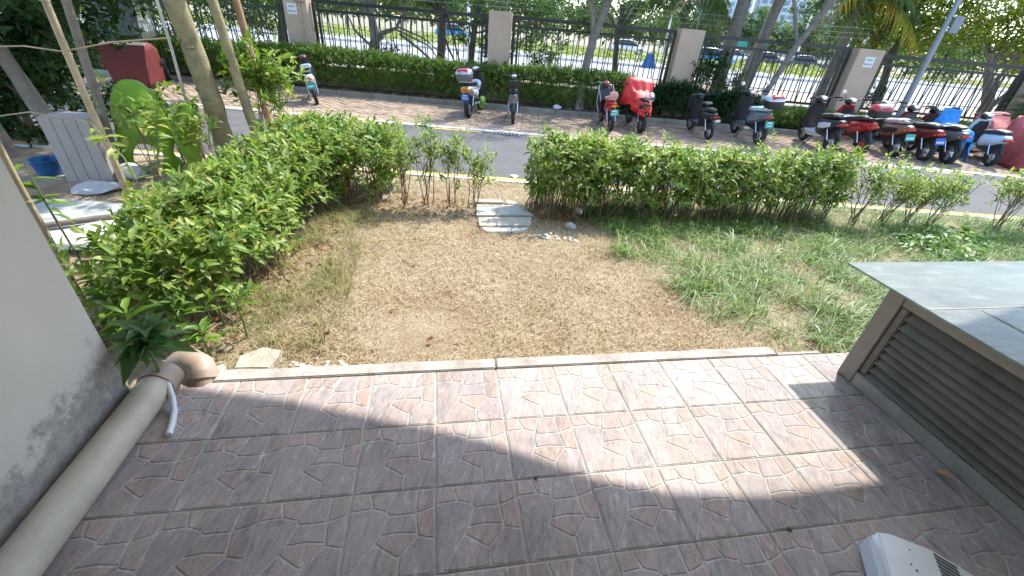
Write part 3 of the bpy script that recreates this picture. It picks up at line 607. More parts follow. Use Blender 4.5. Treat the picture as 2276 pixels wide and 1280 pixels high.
# thin shrubs left of the stepping stones and at the right end of the long hedge
def shrub(x, y, h, w, nst, nsh, label, mat='leaf_hedge', L=.075, group=None, k=6, zg=-.14, stem='stem_brown', name='shrub', lowf=.35):
    root = thing(name, label, 'shrub', (x, y, zg), group=group); tips = []
    for s in range(nst):
        a = random.uniform(0, 6.28); r = random.uniform(.2, 1)*w; e = np.array([math.cos(a)*r, math.sin(a)*r*.8, h*random.uniform(.75, 1.02)]); b = np.array([random.uniform(-.07, .07), random.uniform(-.05, .05), -.02])
        m = b*.5+e*.5+RNG.normal(0, .025, 3); br = [np.stack([b, b*.7+m*.3+RNG.normal(0, .012, 3), m, m*.4+e*.6+RNG.normal(0, .02, 3), e])]; rr = [.0065]
        for _ in range(3):
            t0 = random.uniform(.35, .8); p0 = b*(1-t0)+e*t0; p1 = p0+np.array([random.uniform(-1, 1)*w*.7, random.uniform(-1, 1)*w*.6, h*random.uniform(.15, .4)]); br.append(np.stack([p0, (p0+p1)/2+RNG.normal(0, .015, 3), p1])); rr.append(.004); tips.append(p1)
        V, F = tubes_arrays(br, rr, 5); link('stem', npmesh('stem', V, F, stem), root); tips.append(e); tips.append(m*.3+e*.7)
    tips = np.array(tips)[RNG.integers(0, len(tips), nsh)]+RNG.normal(0, 1, (nsh, 3))*[w*.22, w*.2, h*.10]; tips[:, 2] = np.maximum(tips[:, 2], h*lowf*RNG.uniform(.7, 1.3, nsh))
    P, D, N, LL = shoot_leaves(tips, unit(RNG.normal(0, .5, (nsh, 3))+[0, 0, .8]), k, L); V, F = leaf_arrays(P, D, N, LL, LL*.42, .2, .25); o = link('foliage', npmesh('foliage', V, F, mat), root); o['kind'] = 'stuff'
    return root
GS = 'thin shrubs between the broad hedge and the stepping stones'
for i, (x, y, h, w, ns_, nl) in enumerate([(-1.17, 3.92, .74, .22, 6, 62), (-.86, 3.98, .84, .2, 6, 50), (-.62, 4.08, .74, .2, 5, 52), (-.36, 4.04, .68, .2, 5, 56)]):
    shrub(x, y, h, w, ns_, nl, ['thin shrub touching the end of the broad hedge, bare at its foot', 'tall sparse shrub with a few yellowing leaves between its two neighbours', 'low thin shrub in the middle of the sparse row', 'sparse shrub with slanting stems beside the stepping stones'][i], L=.07, group=GS)
GR = 'ragged shrubs along the lawn beyond the long hedge'
for i, (x, y, h, w, ns_, nl) in enumerate([(4.62, 4.62, .74, .3, 8, 105), (5.05, 4.70, .68, .3, 8, 100), (5.45, 4.80, .64, .28, 8, 95), (5.85, 4.86, .62, .25, 7, 75), (6.75, 4.9, .76, .36, 9, 130), (7.3, 5.0, .8, .36, 8, 120)]):
    shrub(x, y, h, w, ns_, nl, ['ragged shrub joined to the end of the long hedge', 'ragged shrub second from the end of the long hedge', 'ragged shrub third from the end of the long hedge', 'small ragged shrub before the gap in the row', 'full round shrub standing alone after the gap by the yellow line', 'tall bushy shrub next to the full round one'][i], L=.07, group=GR)

# rosette plants at the patio corner, every leaf a part
def rosette(x, y, z, k, L, label, mat, ratio=.36, droop=.45, h=.12, spread=.8, name='leafy_plant', group=None):
    root = thing(name, label, 'plant', (x, y, z), group=group); tip = np.array([[0, 0, h]]); P, D, N, LL = shoot_leaves(tip, np.array([[random.uniform(-.2, .2), random.uniform(-.2, .2), 1.]]), k, L, seglen=h*.6, spread=spread)
    leaf_objects(root, P, D, N, LL, mat, ratio, droop); MB().tube([(0, 0, -.03), (.01, .0, h*.6), (0, 0, h*1.55)], [.008, .007, .004], 6).build('stem', 'stem_green', root, 60); return root
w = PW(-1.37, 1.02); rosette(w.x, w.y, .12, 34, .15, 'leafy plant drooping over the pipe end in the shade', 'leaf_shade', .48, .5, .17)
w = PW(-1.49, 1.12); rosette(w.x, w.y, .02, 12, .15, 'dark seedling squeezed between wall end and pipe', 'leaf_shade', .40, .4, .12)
for i, (qx, qy, k, L, h) in enumerate([(-1.33, 1.36, 18, .14, .16), (-1.22, 1.60, 16, .13, .22), (-1.5, 1.48, 18, .15, .24), (-1.40, 1.72, 15, .13, .28), (-1.66, 1.36, 18, .15, .24), (-1.58, 1.62, 18, .15, .3), (-1.80, 1.5, 16, .15, .28)]):
    w = PW(qx, qy); rosette(w.x, w.y, -.11, k, L, ['low rosette of narrow leaves nearest the concrete edging', 'upright seedling at the lawn edge of the broad hedge', 'bright rosette in front of the broad hedge above the drain bend', 'tall seedling leaning out of the broad hedge over the lawn', 'rosette rooted in leaf litter behind the drain bend', 'broad seedling tuft between hedge and drain bend', 'seedling tuft close against the wall end'][i], 'leaf_near', .33, .35, h, group='seedlings at the patio corner')
# two tall shoots by the wall
for i, (bx_, by_, pts, label) in enumerate([(-2.62, 1.55, [(0, 0, 0), (-.03, .02, .35), (-.07, .03, .7), (-.10, .05, .95)], 'single tall leafy shoot rising beside the wall edge'), (-2.5, 1.75, [(0, 0, 0), (.02, .0, .3), (-.02, .04, .62)], 'leafy shoot with broad pale leaves behind the wall edge'), (-2.45, 2.05, [(0, 0, 0), (-.05, .05, .4), (-.2, .12, .85), (-.42, .2, 1.05)], 'arching twig with hanging narrow leaves above the hedge'), (-3.3, 3.2, [(0, 0, 0), (-.05, .05, .5), (.05, .12, .95)], 'thin sapling with drooping leaves in front of the green shape')]):
    root = thing('sapling', label, 'sapling', (bx_, by_, -.1)); MB().tube(pts, [.008, .007, .006, .003][:len(pts)], 6).build('stem', 'stem_green', root, 60)
    pp = np.array(pts); nn = [12, 10, 22, 30][i]; t = RNG.uniform(.35, 1, nn)*(len(pp)-1); k0 = np.minimum(t.astype(int), len(pp)-2); P = pp[k0]+(pp[k0+1]-pp[k0])*(t-k0)[:, None]; a = RNG.uniform(0, 6.28, nn)
    D = np.stack([np.cos(a), np.sin(a), RNG.uniform(-.3, .6, nn)], 1); leaf_objects(root, P, D, RNG.normal(0, .3, (nn, 3))+[0, 0, 1.], RNG.uniform(.08, .14, nn), 'leaf_near' if i < 2 else 'leaf_hedge', .38, .35)

# ---- lawn cover
def scatter(poly, n, keep): 
    q = sample_poly(poly, n); return q[RNG.uniform(0, 1, len(q)) < keep(q[:, 0], q[:, 1])]
p1, p2, p3, p4 = PW(-1.25, 1.19), PW(2.9, 1.14), PW(4.2, 1.14), PW(-1.5, 1.25)
LAWN = [(p4.x, p4.y), (p1.x, p1.y), (p2.x, p2.y), (p3.x, p3.y), (7.8, 2.0), (8.5, 5.5), (4.4, 5.35), (0, 5.2), (-1.4, 5.1), (-1.4, 3.9), (-1.9, 3.6), (-1.8, 2.2)]
def gmask(x, y):     # 1 where the lawn is green
    s = np.clip((x-1.05-(3.3-y)*.55+.35*vnoise(x, y, 4, 21))/.55, 0, 1)*np.clip((y-1.2)/.6, 0, 1)
    return s
def lmask(x, y): return np.clip((-.78-x+.25*vnoise(x, y, 5, 22))/.4, 0, 1)
def bare(x, y): return np.clip(1.25-1.3*np.exp(-(((x+.45)/.5)**2+((y-1.55)/.32)**2))-1.1*np.exp(-(((x-.9)/.7)**2+((y-4.0)/.28)**2))-.9*np.exp(-(((x+.9)/.7)**2+((y-3.9)/.3)**2))+.5*vnoise(x, y, 6, 31), .05, 1)
def grass(name, q, h0, h1, w, mat, lean, label):
    n = len(q); P = np.stack([q[:, 0], q[:, 1], lawn_z(q[:, 0], q[:, 1])-.004], 1); V, F = blade_arrays(P, RNG.uniform(h0, h1, n), RNG.uniform(.7, 1.3, n)*w, lean); o = link(name, npmesh(name, V, F, mat)); tag(o, label, 'grass', kind='stuff')
grass('dry_grass', scatter(LAWN, 125000, lambda x, y: bare(x, y)*(1-.75*gmask(x, y))*(1-.4*lmask(x, y))), .014, .055, .0042, 'grass_dry', 1.5, 'short straw coloured dry grass on the lawn')
grass('faded_grass', scatter(LAWN, 80000, lambda x, y: np.clip(.2+.6*lmask(x, y)+.55*np.clip(vnoise(x, y, 3.2, 41)-.1, 0, 1)+.3*gmask(x, y), 0, 1)*bare(x, y)), .012, .05, .0042, 'grass_mixed', 1.2, 'faded olive grass patches on the lawn')
grass('long_grass', scatter(LAWN, 125000, lambda x, y: gmask(x, y)*np.clip(.42+.9*vnoise(x, y, 6, 51), .05, 1)), .04, .16, .006, 'grass_green', 2.4, 'fresh long green grass in front of the long hedge')
tq = []
for _ in range(46):
    c = RNG.uniform([1.6, 2.0], [5.4, 4.2]); 
    if gmask(c[:1], c[1:])[0] > .5: tq.append(c+RNG.normal(0, .05, (random.randint(18, 40), 2)))
tq += [np.array(c)+RNG.normal(0, .05, (45, 2)) for c in ((1.35, 3.65), (1.75, 3.75), (2.2, 3.8), (2.9, 3.95), (3.3, 4.0), (1.3, 3.1), (3.6, 3.6))]
grass('grass_tuft', np.concatenate(tq), .10, .26, .008, 'grass_green', 2.0, 'tall coarse grass tufts near the long hedge')
grass('edge_grass', scatter([(-1.85, 1.3), (-.9, 1.25), (-1.2, 2.6), (-1.4, 3.75), (-1.9, 3.6)], 6000, lambda x, y: np.clip(.4+vnoise(x, y, 6, 61), .05, 1)), .05, .14, .005, 'grass_mixed', 1.5, 'wispy faded grass along the foot of the broad hedge')
# leaf litter under the hedges
def litter(poly, n, mat, L, name, label):
    q = sample_poly(poly, n); P = np.stack([q[:, 0], q[:, 1], lawn_z(q[:, 0], q[:, 1])+.006], 1); D = sph(n)*[1, 1, .15]; V, F = leaf_arrays(P, D, sph(n, 2.5), RNG.uniform(.5, 1.2, n)*L, RNG.uniform(.5, 1.2, n)*L*.45, .3, -.2, False); tag(link(name, npmesh(name, V, F, mat)), label, 'leaf litter', kind='stuff')
litter([(-2.6, 1.0), (-1.5, 1.15), (-1.45, 2.2), (-1.6, 3.6), (-.3, 3.7), (-.2, 4.2), (-1.3, 4.3), (-2.6, 3)], 1500, 'litter_mix', .06, 'leaf_litter', 'brown leaf litter under the broad hedge')
litter([(.4, 3.7), (4.4, 4.3), (4.4, 4.9), (.4, 4.6)], 1300, 'litter_mix', .055, 'leaf_litter', 'brown leaf litter under the long hedge')
litter(LAWN, 220, 'litter_mix', .045, 'lawn_litter', 'small dry leaves strewn over the lawn')
# broad-leaved weeds
GW = 'broad leaved weeds on the lawn near the louvred cabinet'
wl_ = [(5.03, 4.05, 'weed clump at the lawn side of the ragged shrubs'), (5.3, 3.95, 'dense weed clump in the middle of the weed patch'), (5.52, 4.05, 'weed clump with the broadest leaves in the patch'), (5.2, 3.72, 'weed clump closest to the cabinet glass'), (4.85, 3.85, 'weed clump beside the long grass'), (5.75, 4.3, 'weed clump towards the lone round shrub'), (6.1, 4.35, 'scrawny weed clump past the patch'), (5.5, 4.4, 'weed clump under the ragged shrubs')]
for x, y, lb in wl_:
    root = thing('weed', lb, 'weed', (x, y, -.14), group=GW); nn = 34; a = RNG.uniform(0, 6.28, nn); r = RNG.uniform(.02, .22, nn); P = np.stack([np.cos(a)*r, np.sin(a)*r, RNG.uniform(.03, .14, nn)], 1)
    D = np.stack([np.cos(a), np.sin(a), RNG.uniform(.0, .6, nn)], 1); leaf_objects(root, P, D, RNG.normal(0, .35, (nn, 3))+[0, 0, 1.], RNG.uniform(.07, .13, nn), 'leaf_weed', .5, .3)

# ---- slabs and debris
def slab(name, label, poly, z0, z1, mat, cat_='stone slab', group=None, parent=None, bevel=.006):
    cx = sum(p[0] for p in poly)/len(poly); cy_ = sum(p[1] for p in poly)/len(poly); o = MB().prism([(x-cx, y-cy_) for x, y in poly], z0, z1).build(name, mat, parent, bevel=bevel, loc=(cx, cy_, 0))
    return tag(o, label, cat_, group) if label else o
GSS = 'stepping stones in the hedge gap'
slab('stepping_stone', 'grey stained rectangular stepping stone in the middle of the hedge gap', [(-.27, 3.70), (.39, 3.86), (.22, 4.10), (-.30, 3.98)], -.16, -.085, 'slab_grey', group=GSS)
slab('stepping_stone', 'narrow pale stepping stone on the lawn side of the grey one', [(-.21, 3.45), (.35, 3.57), (.36, 3.84), (-.25, 3.69)], -.16, -.10, 'stone_slab', group=GSS)
slab('stepping_stone', 'thin whitish strip of stone sunk at the lawn end of the stepping stones', [(-.12, 3.35), (.24, 3.43), (.36, 3.56), (-.18, 3.44)], -.16, -.112, 'rubble_white', group=GSS)
slab('stepping_stone', 'small tan stepping stone behind the grey one', [(-.33, 4.14), (.0, 4.20), (-.02, 4.31), (-.36, 4.25)], -.16, -.095, 'stone_slab', group=GSS)
slab('stepping_stone', 'pale pointed stepping stone next to the road verge', [(.03, 4.20), (.23, 4.13), (.20, 4.26), (.03, 4.36)], -.16, -.10, 'stone_slab', group=GSS)
slab('stepping_stone', 'long pale strip of stone between the grey and the tan stones', [(-.30, 4.00), (.22, 4.115), (.21, 4.165), (-.31, 4.06)], -.16, -.092, 'stone_slab', group=GSS)
w = [PW(*q) for q in ((-1.17, 1.27), (-.98, 1.26), (-.94, 1.42), (-1.07, 1.46), (-1.18, 1.38))]; slab('broken_slab', 'broken tan stone slab beside the concrete edging', [(p.x, p.y) for p in w], -.13, -.07, 'stone_slab')
w = [PW(*q) for q in ((-1.30, 1.13), (-1.18, 1.185), (-1.2, 1.26), (-1.27, 1.23))]; slab('broken_slab', 'small grey slab fragment by the drain bend', [(p.x, p.y) for p in w], -.13, -.02, 'slab_grey')
def chunk(name, label, x, y, z, r, mat, cat_, group=None, flat=.6, seed=0):
    bm = bmesh.new(); bmesh.ops.create_icosphere(bm, subdivisions=2, radius=r); rr = random.Random(seed)
    ph = [(Vector((rr.uniform(-1, 1), rr.uniform(-1, 1), rr.uniform(-1, 1))).normalized(), rr.uniform(.55, .95)) for _ in range(9)]
    for v in bm.verts:
        for d, t in ph:
            k = v.co.dot(d); 
            if k > r*t: v.co -= d*(k-r*t)
        v.co *= 1+rr.uniform(-.05, .05); v.co.z *= flat
    me = bpy.data.meshes.new(name); bm.to_mesh(me); bm.free(); me.materials.append(M[mat]); return tag(link(name, me, None, (x, y, z), rr.uniform(0, 6)), label, cat_, group)
GD = 'white plaster crumbs at the patio edge'
for k in range(34):
    q = PW(random.gauss(-.72, .10), random.gauss(1.27, .06)); chunk('plaster_crumb', 'white plaster crumb strewn beside the concrete edging', q.x, q.y, float(lawn_z(np.array([q.x]), np.array([q.y]))[0])+.008, random.choice([.008, .011, .015, .024]), 'rubble_white', 'plaster crumb', GD, .6, k)
GD2 = 'white plaster crumbs near the stepping stones'
for k in range(16):
    x, y = (random.gauss(.55, .08), random.gauss(3.32, .05)) if k < 9 else (random.gauss(.78, .07), random.gauss(3.35, .05)); chunk('plaster_crumb', 'white plaster crumb on the lawn near the stepping stones', x, y, float(lawn_z(np.array([x]), np.array([y]))[0])+.012, random.uniform(.014, .032), 'rubble_white', 'plaster crumb', GD2, .5, k+50)
chunk('rubble_stone', 'grey lump of rubble at the end of the long hedge', .79, 3.67, -.11, .075, 'sack_grey', 'stone', None, .75, 91)
chunk('rubble_stone', 'pale lump of rubble among the hedge stems', .93, 4.15, -.11, .06, 'rubble_white', 'stone', None, .8, 92)
GC = 'pale bits scattered on the lawn'
for k in range(26):
    q = sample_poly([(-.9, 1.5), (2.2, 2.0), (2.4, 2.6), (1.0, 3.2), (-1.0, 3.2)], 1)[0]; chunk('lawn_crumb', 'tiny pale bit lying on the dry lawn', q[0], q[1], float(lawn_z(q[:1], q[1:])[0])+.014, random.uniform(.006, .014), 'rubble_white', 'crumb', GC, .5, k+120)
# curled dry leaves and twigs one can pick out
def dry_leaf(x, y, z, L, label):
    V, F = leaf_arrays(np.zeros((1, 3)), np.array([[0, 1., .1]]), np.array([[.2, 0, 1.]]), [L], [L*.55], .45, -.35); o = link('dry_leaf', npmesh('dry_leaf', V, F, 'dry_leaf'), None, (x, y, z), random.uniform(0, 6.28)); tag(o, label, 'dry leaf')
dry_leaf(2.40, .66, .006, .085, 'curled brown leaf on the tiles near the louvred cabinet'); dry_leaf(2.43, 1.83, -.10, .09, 'orange dry leaf on the lawn before the cabinet corner'); dry_leaf(-.35, 1.42, -.09, .07, 'tan dry leaf on bare soil near the edging'); dry_leaf(4.55, 3.95, -.12, .08, 'tan dry leaf beside the weed patch'); dry_leaf(-1.02, 1.37, -.066, .06, 'reddish dry leaf lying on the broken tan slab')
tag(MB().tube([(2.62, 2.08, -.075), (2.60, 2.03, -.07), (2.615, 1.97, -.075), (2.60, 1.93, -.08)], [.006, .007, .006, .004], 6).build('pale_twig', 'hose_white', None, 60), 'thin bleached twig lying in the green grass', 'twig')
tag(MB().tube([(2.05, 2.02, -.08), (2.2, 1.95, -.07), (2.36, 1.86, -.08)], .004, 5).build('dry_twig', 'bamboo', None, 60), 'long dry twig on the lawn before the cabinet', 'twig')
w = PW(.45, .347); chunk('tile_crumb', 'brown crumb of dirt in the tile joint', w.x, w.y, .002, .009, 'bark_dark', 'dirt crumb', None, .4, 140)
w = PW(1.5, .0); chunk('tile_crumb', 'dark crumb of dirt on the shaded tiles by the appliance case', w.x, w.y, .004, .012, 'bark_dark', 'dirt crumb', None, .4, 141)
chunk('paper_scrap', 'crumpled white paper scrap on the road edge', .10, 5.62, -.185, .07, 'paper', 'paper', None, .35, 142)
chunk('plastic_bag', 'crumpled clear plastic bag on the planter kerb', 1.05, 11.72, -.02, .14, 'paper', 'bag', None, .5, 143)

# ================================================================== FENCE AND PLANTING BED
FY = 12.72
plinth = tag(MB().box((.5, FY+.02, .1), (33, .26, .62)).build('fence_plinth', 'concrete_grey', bevel=.01), 'low concrete plinth under the black fence', 'low wall')
PIL = [(-11.6, .62), (-6.17, .62), (-.70, .60), (4.42, .64), (9.22, .70), (14.15, .70)]
GP = 'beige fence pillars'
PL = ['beige fence pillar hidden behind the left trees', 'beige fence pillar with a conduit and a white notice, left of the bins', 'plain beige fence pillar with a brown stain near its top', 'beige fence pillar standing behind the dark shrubs and the red covered scooter', 'beige fence pillar with a white notice behind the red scooters', 'beige fence pillar behind the spiky leaved shrub']
PL[1] = 'beige fence pillar with a conduit and a white notice behind the white scooter'
for i, (x, w_) in enumerate(PIL):
    p = thing('fence_pillar', PL[i], 'pillar', (x, FY, -.2), group=GP); zt = [2.0, 2.02, 2.08, 2.05, 1.96, 1.80][i]+.2
    MB().box((0, 0, zt/2), (w_, .56, zt)).build('shaft', 'pillar_paint', p, bevel=.012)
    if i in (1, 4):
        q = MB().box((-.08 if i == 1 else .02, -.288, zt-.30), (.26, .012, .25)).build('notice_plate', 'plaque', p, bevel=.003)
        for r in range(2):
            for c in range(3+r):
                xx = (-.08 if i == 1 else .02)+(c-(2+r)/2)*.056; zz = zt-.245-r*.105
                for d in ((0, .012, .034, .007), (0, -.012, .034, .007), (0, 0, .008, .036), (-.012, -.004, .007, .02)): MB().box((xx+d[0], -.2955, zz+d[1]), (d[2], .002, d[3])).build('printed_mark', 'ink', q)
    if i == 1: MB().tube([(.14, -.30, 0), (.14, -.30, zt-.1)], .018, 8).build('conduit', 'pillar_paint', p, 40); MB().box((.14, -.31, zt-.1), (.24, .07, .06)).build('conduit_box', 'pvc_joint', p, bevel=.004)
bar = MB().box((0, 0, 0), (.023, .02, 1.)).mesh('bar', 'fence_black')
GF = 'black metal fence panels between the pillars'
FL = ['black metal fence panel behind the left trees', 'black metal fence panel above the trimmed back hedge, crossed by dark branches', 'black metal fence panel behind the tree with a whitewashed foot', 'black metal fence panel in front of the three grey palm trunks', 'black metal fence panel behind the grey lamp post', 'black metal fence panel beyond the spiky shrub']
spans = [(-16, -11.95), (-11.25, -6.52), (-5.82, -1.04), (-.36, 4.06), (4.78, 8.83), (9.61, 13.76), (14.54, 18)]
for i, (a, b) in enumerate(spans[1:]):
    f = thing('metal_fence', FL[i], 'fence', ((a+b)/2, FY, .42), group=GF); W_ = b-a; zt = [1.50, 1.52, 1.55, 1.51, 1.42, 1.3][i]; zb = .09
    MB().box((0, 0, zt), (W_, .06, .085)).build('top_rail', 'fence_black', f); MB().box((0, 0, zt-.20), (W_-.24, .045, .06)).build('middle_rail', 'fence_black', f); MB().box((0, 0, zb), (W_-.24, .045, .06)).build('bottom_rail', 'fence_black', f)
    for s in (-1, 1):
        MB().box((s*(W_/2-.03), 0, zt/2-.045), (.075, .07, zt+.0)).build('post', 'fence_black', f); MB().box((s*(W_/2-.15), 0, zt/2-.045), (.06, .055, zt)).build('post', 'fence_black', f)
    n = int((W_-.4)/.145); hb = zt-.2-zb-.044
    for k in range(n+1):
        x = -W_/2+.22+k*(W_-.44)/n; link('bar', bar, f, (x, 0, zb+.022+hb/2), scale=(1, 1, hb))
        if k % 3 == 1 and k < n:
            s = 1 if (k//3) % 2 else -1; link('slanted_bar', bar, f, (x+.07, .018, zb+.022+hb/2), rot=(0, s*math.atan2(.13, hb), 0), scale=(1, 1, hb*1.002))
for i, z in enumerate((2.18, 2.30, 2.42)):
    tag(MB().tube([(x, FY+.02, z-.02*math.sin((x+12)*.57)**2) for x in np.linspace(-12, 9.2, 24)], .004, 4).build('fence_wire', 'lamp_grey', None, 60), ['lowest wire strung over the fence pillars', 'middle wire strung over the fence pillars', 'topmost wire strung over the fence pillars'][i], 'wire', 'wires over the fence')
for i, x in enumerate((-6.17, -.7, 4.42)): tag(MB().tube([(x+.15, FY+.02, 1.95), (x+.15, FY+.02, 2.5)], .01, 6).build('wire_bracket', 'lamp_grey'), ['wire bracket on the pillar with the conduit', 'wire bracket on the stained plain pillar', 'wire bracket on the pillar behind the dark shrubs'][i], 'bracket', 'wire brackets on pillars')

# back hedge, dark shrubs, ground cover
hedge('hedge', 'trimmed dense hedge between the scooters and the black fence', [(-16, 11.8), (2.9, 11.8), (3.1, 12.1), (2.9, 12.5), (-16, 12.5)], lambda x, y: .76+.12*(y-11.8)+.05*np.sin(x*.9), 'leaf_back', 15000, 6, .085, .45, low=.0, nstem=500, hi=False, zg=-.1, topvar=.06, side=.8, drop=.16, seed=12)
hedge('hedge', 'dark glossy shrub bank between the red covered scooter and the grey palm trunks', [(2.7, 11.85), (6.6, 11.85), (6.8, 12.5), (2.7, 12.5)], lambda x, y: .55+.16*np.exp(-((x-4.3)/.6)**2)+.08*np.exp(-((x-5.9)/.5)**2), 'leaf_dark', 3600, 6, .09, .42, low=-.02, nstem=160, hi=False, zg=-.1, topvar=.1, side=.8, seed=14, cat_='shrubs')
hedge('ground_cover', 'low leafy ground cover at the foot of the fence behind the scooter row', [(6.4, 11.8), (17, 11.8), (17, 12.5), (6.4, 12.5)], lambda x, y: .28+.10*(y-11.8), 'leaf_back', 6000, 6, .085, .42, low=-.05, nstem=120, hi=False, zg=-.1, topvar=.09, side=.8, seed=16, cat_='ground cover')

# ================================================================== TREES
def crown_leaves(cl, n, L, mat, hi=False, ratio=.45, clump=.32, kper=26, up=.9):
    """cl: ellipsoids (centre, radii); leaves in clumps through the volume"""
    Ps, vol = [], np.array([r[0]*r[1]*r[2] for c, r in cl])
    cnt = np.maximum((n*vol/vol.sum()).astype(int), 40)
    for (c, r), k in zip(cl, cnt):
        m = max(4, k//kper); cc = sph(m)*RNG.uniform(.35, 1, (m, 1))**.6*np.array(r)+np.array(c); w = cc[RNG.integers(0, m, k)]+RNG.normal(0, clump, (k, 3))*np.array([1, 1, .7])*min(r)*.5; Ps.append(w)
    P = np.concatenate(Ps); n = len(P); D = sph(n)*[1, 1, .6]+[0, 0, -.25]; N = sph(n, up); LL = RNG.uniform(.65, 1.25, n)*L
    V, F = leaf_arrays(P, D, N, LL, LL*ratio, .2, .2, hi); return V, F, P
def tree(name, label, base, trunk, rads, cl, n, L, mat, bark='bark_grey', cat_='tree', group=None, nb=6, ratio=.45, white=0., clump=.32, extra=None, ntube=10, kper=26):
    root = thing(name, label, cat_, base, group=group); tp = [Vector(q) for q in trunk]; fine = []; fr = []
    for i in range(len(tp)-1):
        for k in range(4): t = k/4; fine.append(tp[i].lerp(tp[i+1], t)+Vector((random.gauss(0, 1), random.gauss(0, 1), 0))*rads[i]*.06); fr.append((rads[i]*(1-t)+rads[i+1]*t)*random.uniform(.95, 1.06))
    fine.append(tp[-1]); fr.append(rads[-1]); tr = MB().tube(fine, fr, ntube).build('trunk', bark, root, 60)
    if white: MB().tube([tp[0], tp[0].lerp(tp[1], white)], [rads[0]*1.06, (rads[0]*(1-white)+rads[1]*white)*1.06], 12).build('whitewash_band', 'whitewash', root, 60)
    if cl:
        V, F, P = crown_leaves(cl, n, L, mat, ratio=ratio, clump=clump, kper=kper); link('crown', npmesh('crown', V, F, mat), root)
        for k in range(nb):
            c, r = cl[k % len(cl)]; e = Vector(c)+Vector((random.uniform(-.6, .6)*r[0], random.uniform(-.6, .6)*r[1], random.uniform(-.3, .6)*r[2])); s = fine[int(len(fine)*random.uniform(.6, .98))]; m = s.lerp(e, .5)+Vector((random.gauss(0, .12), random.gauss(0, .12), .12)); q = rads[-1]*random.uniform(.45, .75)
            MB().tube([s, s.lerp(m, .5)+Vector((0, 0, .05)), m, m.lerp(e, .5), e], [q, q*.8, q*.65, q*.45, q*.25], 7).build('branch', bark, root, 60)
    for pth, r in (extra or []): MB().tube(pth, [r*(1-.7*k/(len(pth)-1)) for k in range(len(pth))], 7).build('branch', bark, root, 60)
    return root
# beside the left hedge: two scarred trunks
def scar_rings(root, pts, r):
    tp = [Vector(q) for q in pts]
    for k in range(16):
        t = random.uniform(.05, .98)*(len(tp)-1); i = min(int(t), len(tp)-2); p = tp[i].lerp(tp[i+1], t-i); a = random.uniform(3.3, 6.1); d = Vector((math.cos(a), math.sin(a), 0)); MB().loft([((0, 0, -.018), r*.35, r*.10), ((0, 0, 0), r*.5, r*.18), ((0, 0, .016), r*.30, r*.08)], 'z', 8, 2).build('leaf_scar', 'bark_pale', root, 60, loc=p+d*r*.96, rz=a+math.pi/2)
tp1 = [(0, 0, -.05), (-.02, .02, .7), (-.07, .0, 1.4), (-.12, -.05, 2.2), (-.2, -.1, 3.1)]
t1 = tree('scarred_tree', 'thick pale green barked tree with leaf scars behind the broad hedge', (-3.86, 4.98, -.12), tp1, [.135, .125, .12, .11, .09], [((-.1, 0, 4.1), (1.6, 1.5, .8)), ((-.9, .8, 3.6), (1.3, 1.2, .6)), ((-2.2, 1.2, 3.8), (1.5, 1.3, .6)), ((-1.2, 2.4, 4.0), (1.5, 1.3, .6))], 7000, .17, 'leaf_tree', 'bark_pale', nb=5); scar_rings(t1, tp1, .118)
tp2 = [(.02, 0, -.05), (.05, .0, .25), (-.02, .03, .7), (-.09, .02, 1.5), (-.14, 0, 2.2), (-.2, .05, 2.9)]
t2 = tree('scarred_tree', 'slender pale tree with a curved foot at the edge of the broad hedge', (-3.45, 5.02, -.12), tp2, [.07, .065, .058, .055, .05, .04], [((-.1, 0, 3.3), (.9, .9, .6)), ((.5, .3, 2.9), (.6, .6, .5))], 1500, .14, 'leaf_tree', 'bark_pale', nb=4); scar_rings(t2, tp2, .056)
# leafy shoots between those trunks
shrub(-3.55, 5.25, 1.35, .36, 5, 70, 'leafy shrub growing between the two scarred trunks and the split pole', L=.13, mat='leaf_back', lowf=.3); shrub(-3.2, 5.35, 1.2, .3, 4, 60, 'leafy shrub overhanging the road beside the split pole', L=.13, mat='leaf_hedge', lowf=.4)
shrub(-4.25, 5.0, .66, .26, 4, 26, 'thin dark shrub behind the steel pole', L=.12, mat='leaf_back', lowf=.4)
# poles
GB = 'poles standing by the broad hedge'
def pole(label, a, b, r, mat, nodes=0, name='bamboo_pole'):
    a, b = Vector(a), Vector(b); o = thing(name, label, 'pole', a, group=GB); d = b-a; L = d.length; MB().tube([d*(k/6)+Vector((random.gauss(0, .004), random.gauss(0, .004), 0)) for k in range(7)], [r*(1-.15*k/6) for k in range(7)], 10).build('shaft', mat, o, 60)
    for k in range(nodes): p = d*((k+.6)/nodes); u = d.normalized(); MB().tube([p-u*.006, p+u*.006], r*1.13, 10).build('node_ring', mat, o, 60)
pole('straight bamboo pole rising from the hedge in front of the grey board', (-3.96, 3.4, -.2), (-4.0, 3.42, 2.6), .032, 'bamboo', 7); pole('dark wooden pole behind the bamboo one', (-4.64, 4.1, -.2), (-4.40, 4.12, 2.3), .045, 'bark_grey', 0, 'wooden_pole')
pole('shiny thin steel pole next to the thick scarred tree', (-3.93, 4.62, -.2), (-3.90, 4.6, 2.7), .018, 'steel_pole', 0, 'steel_pole'); pole('split reddish timber pole behind the slender scarred tree', (-3.74, 6.0, -.2), (-3.93, 6.0, 2.6), .055, 'wood_split', 0, 'timber_pole')
w0, w1 = PW(-1.62, 1.12, .38), PW(-1.78, 1.35, .72); pole('pale bamboo cane standing close behind the wall edge', (-2.69, 1.5, -.14), (-2.70, 1.5, 1.7), .017, 'bamboo', 6, 'bamboo_cane')
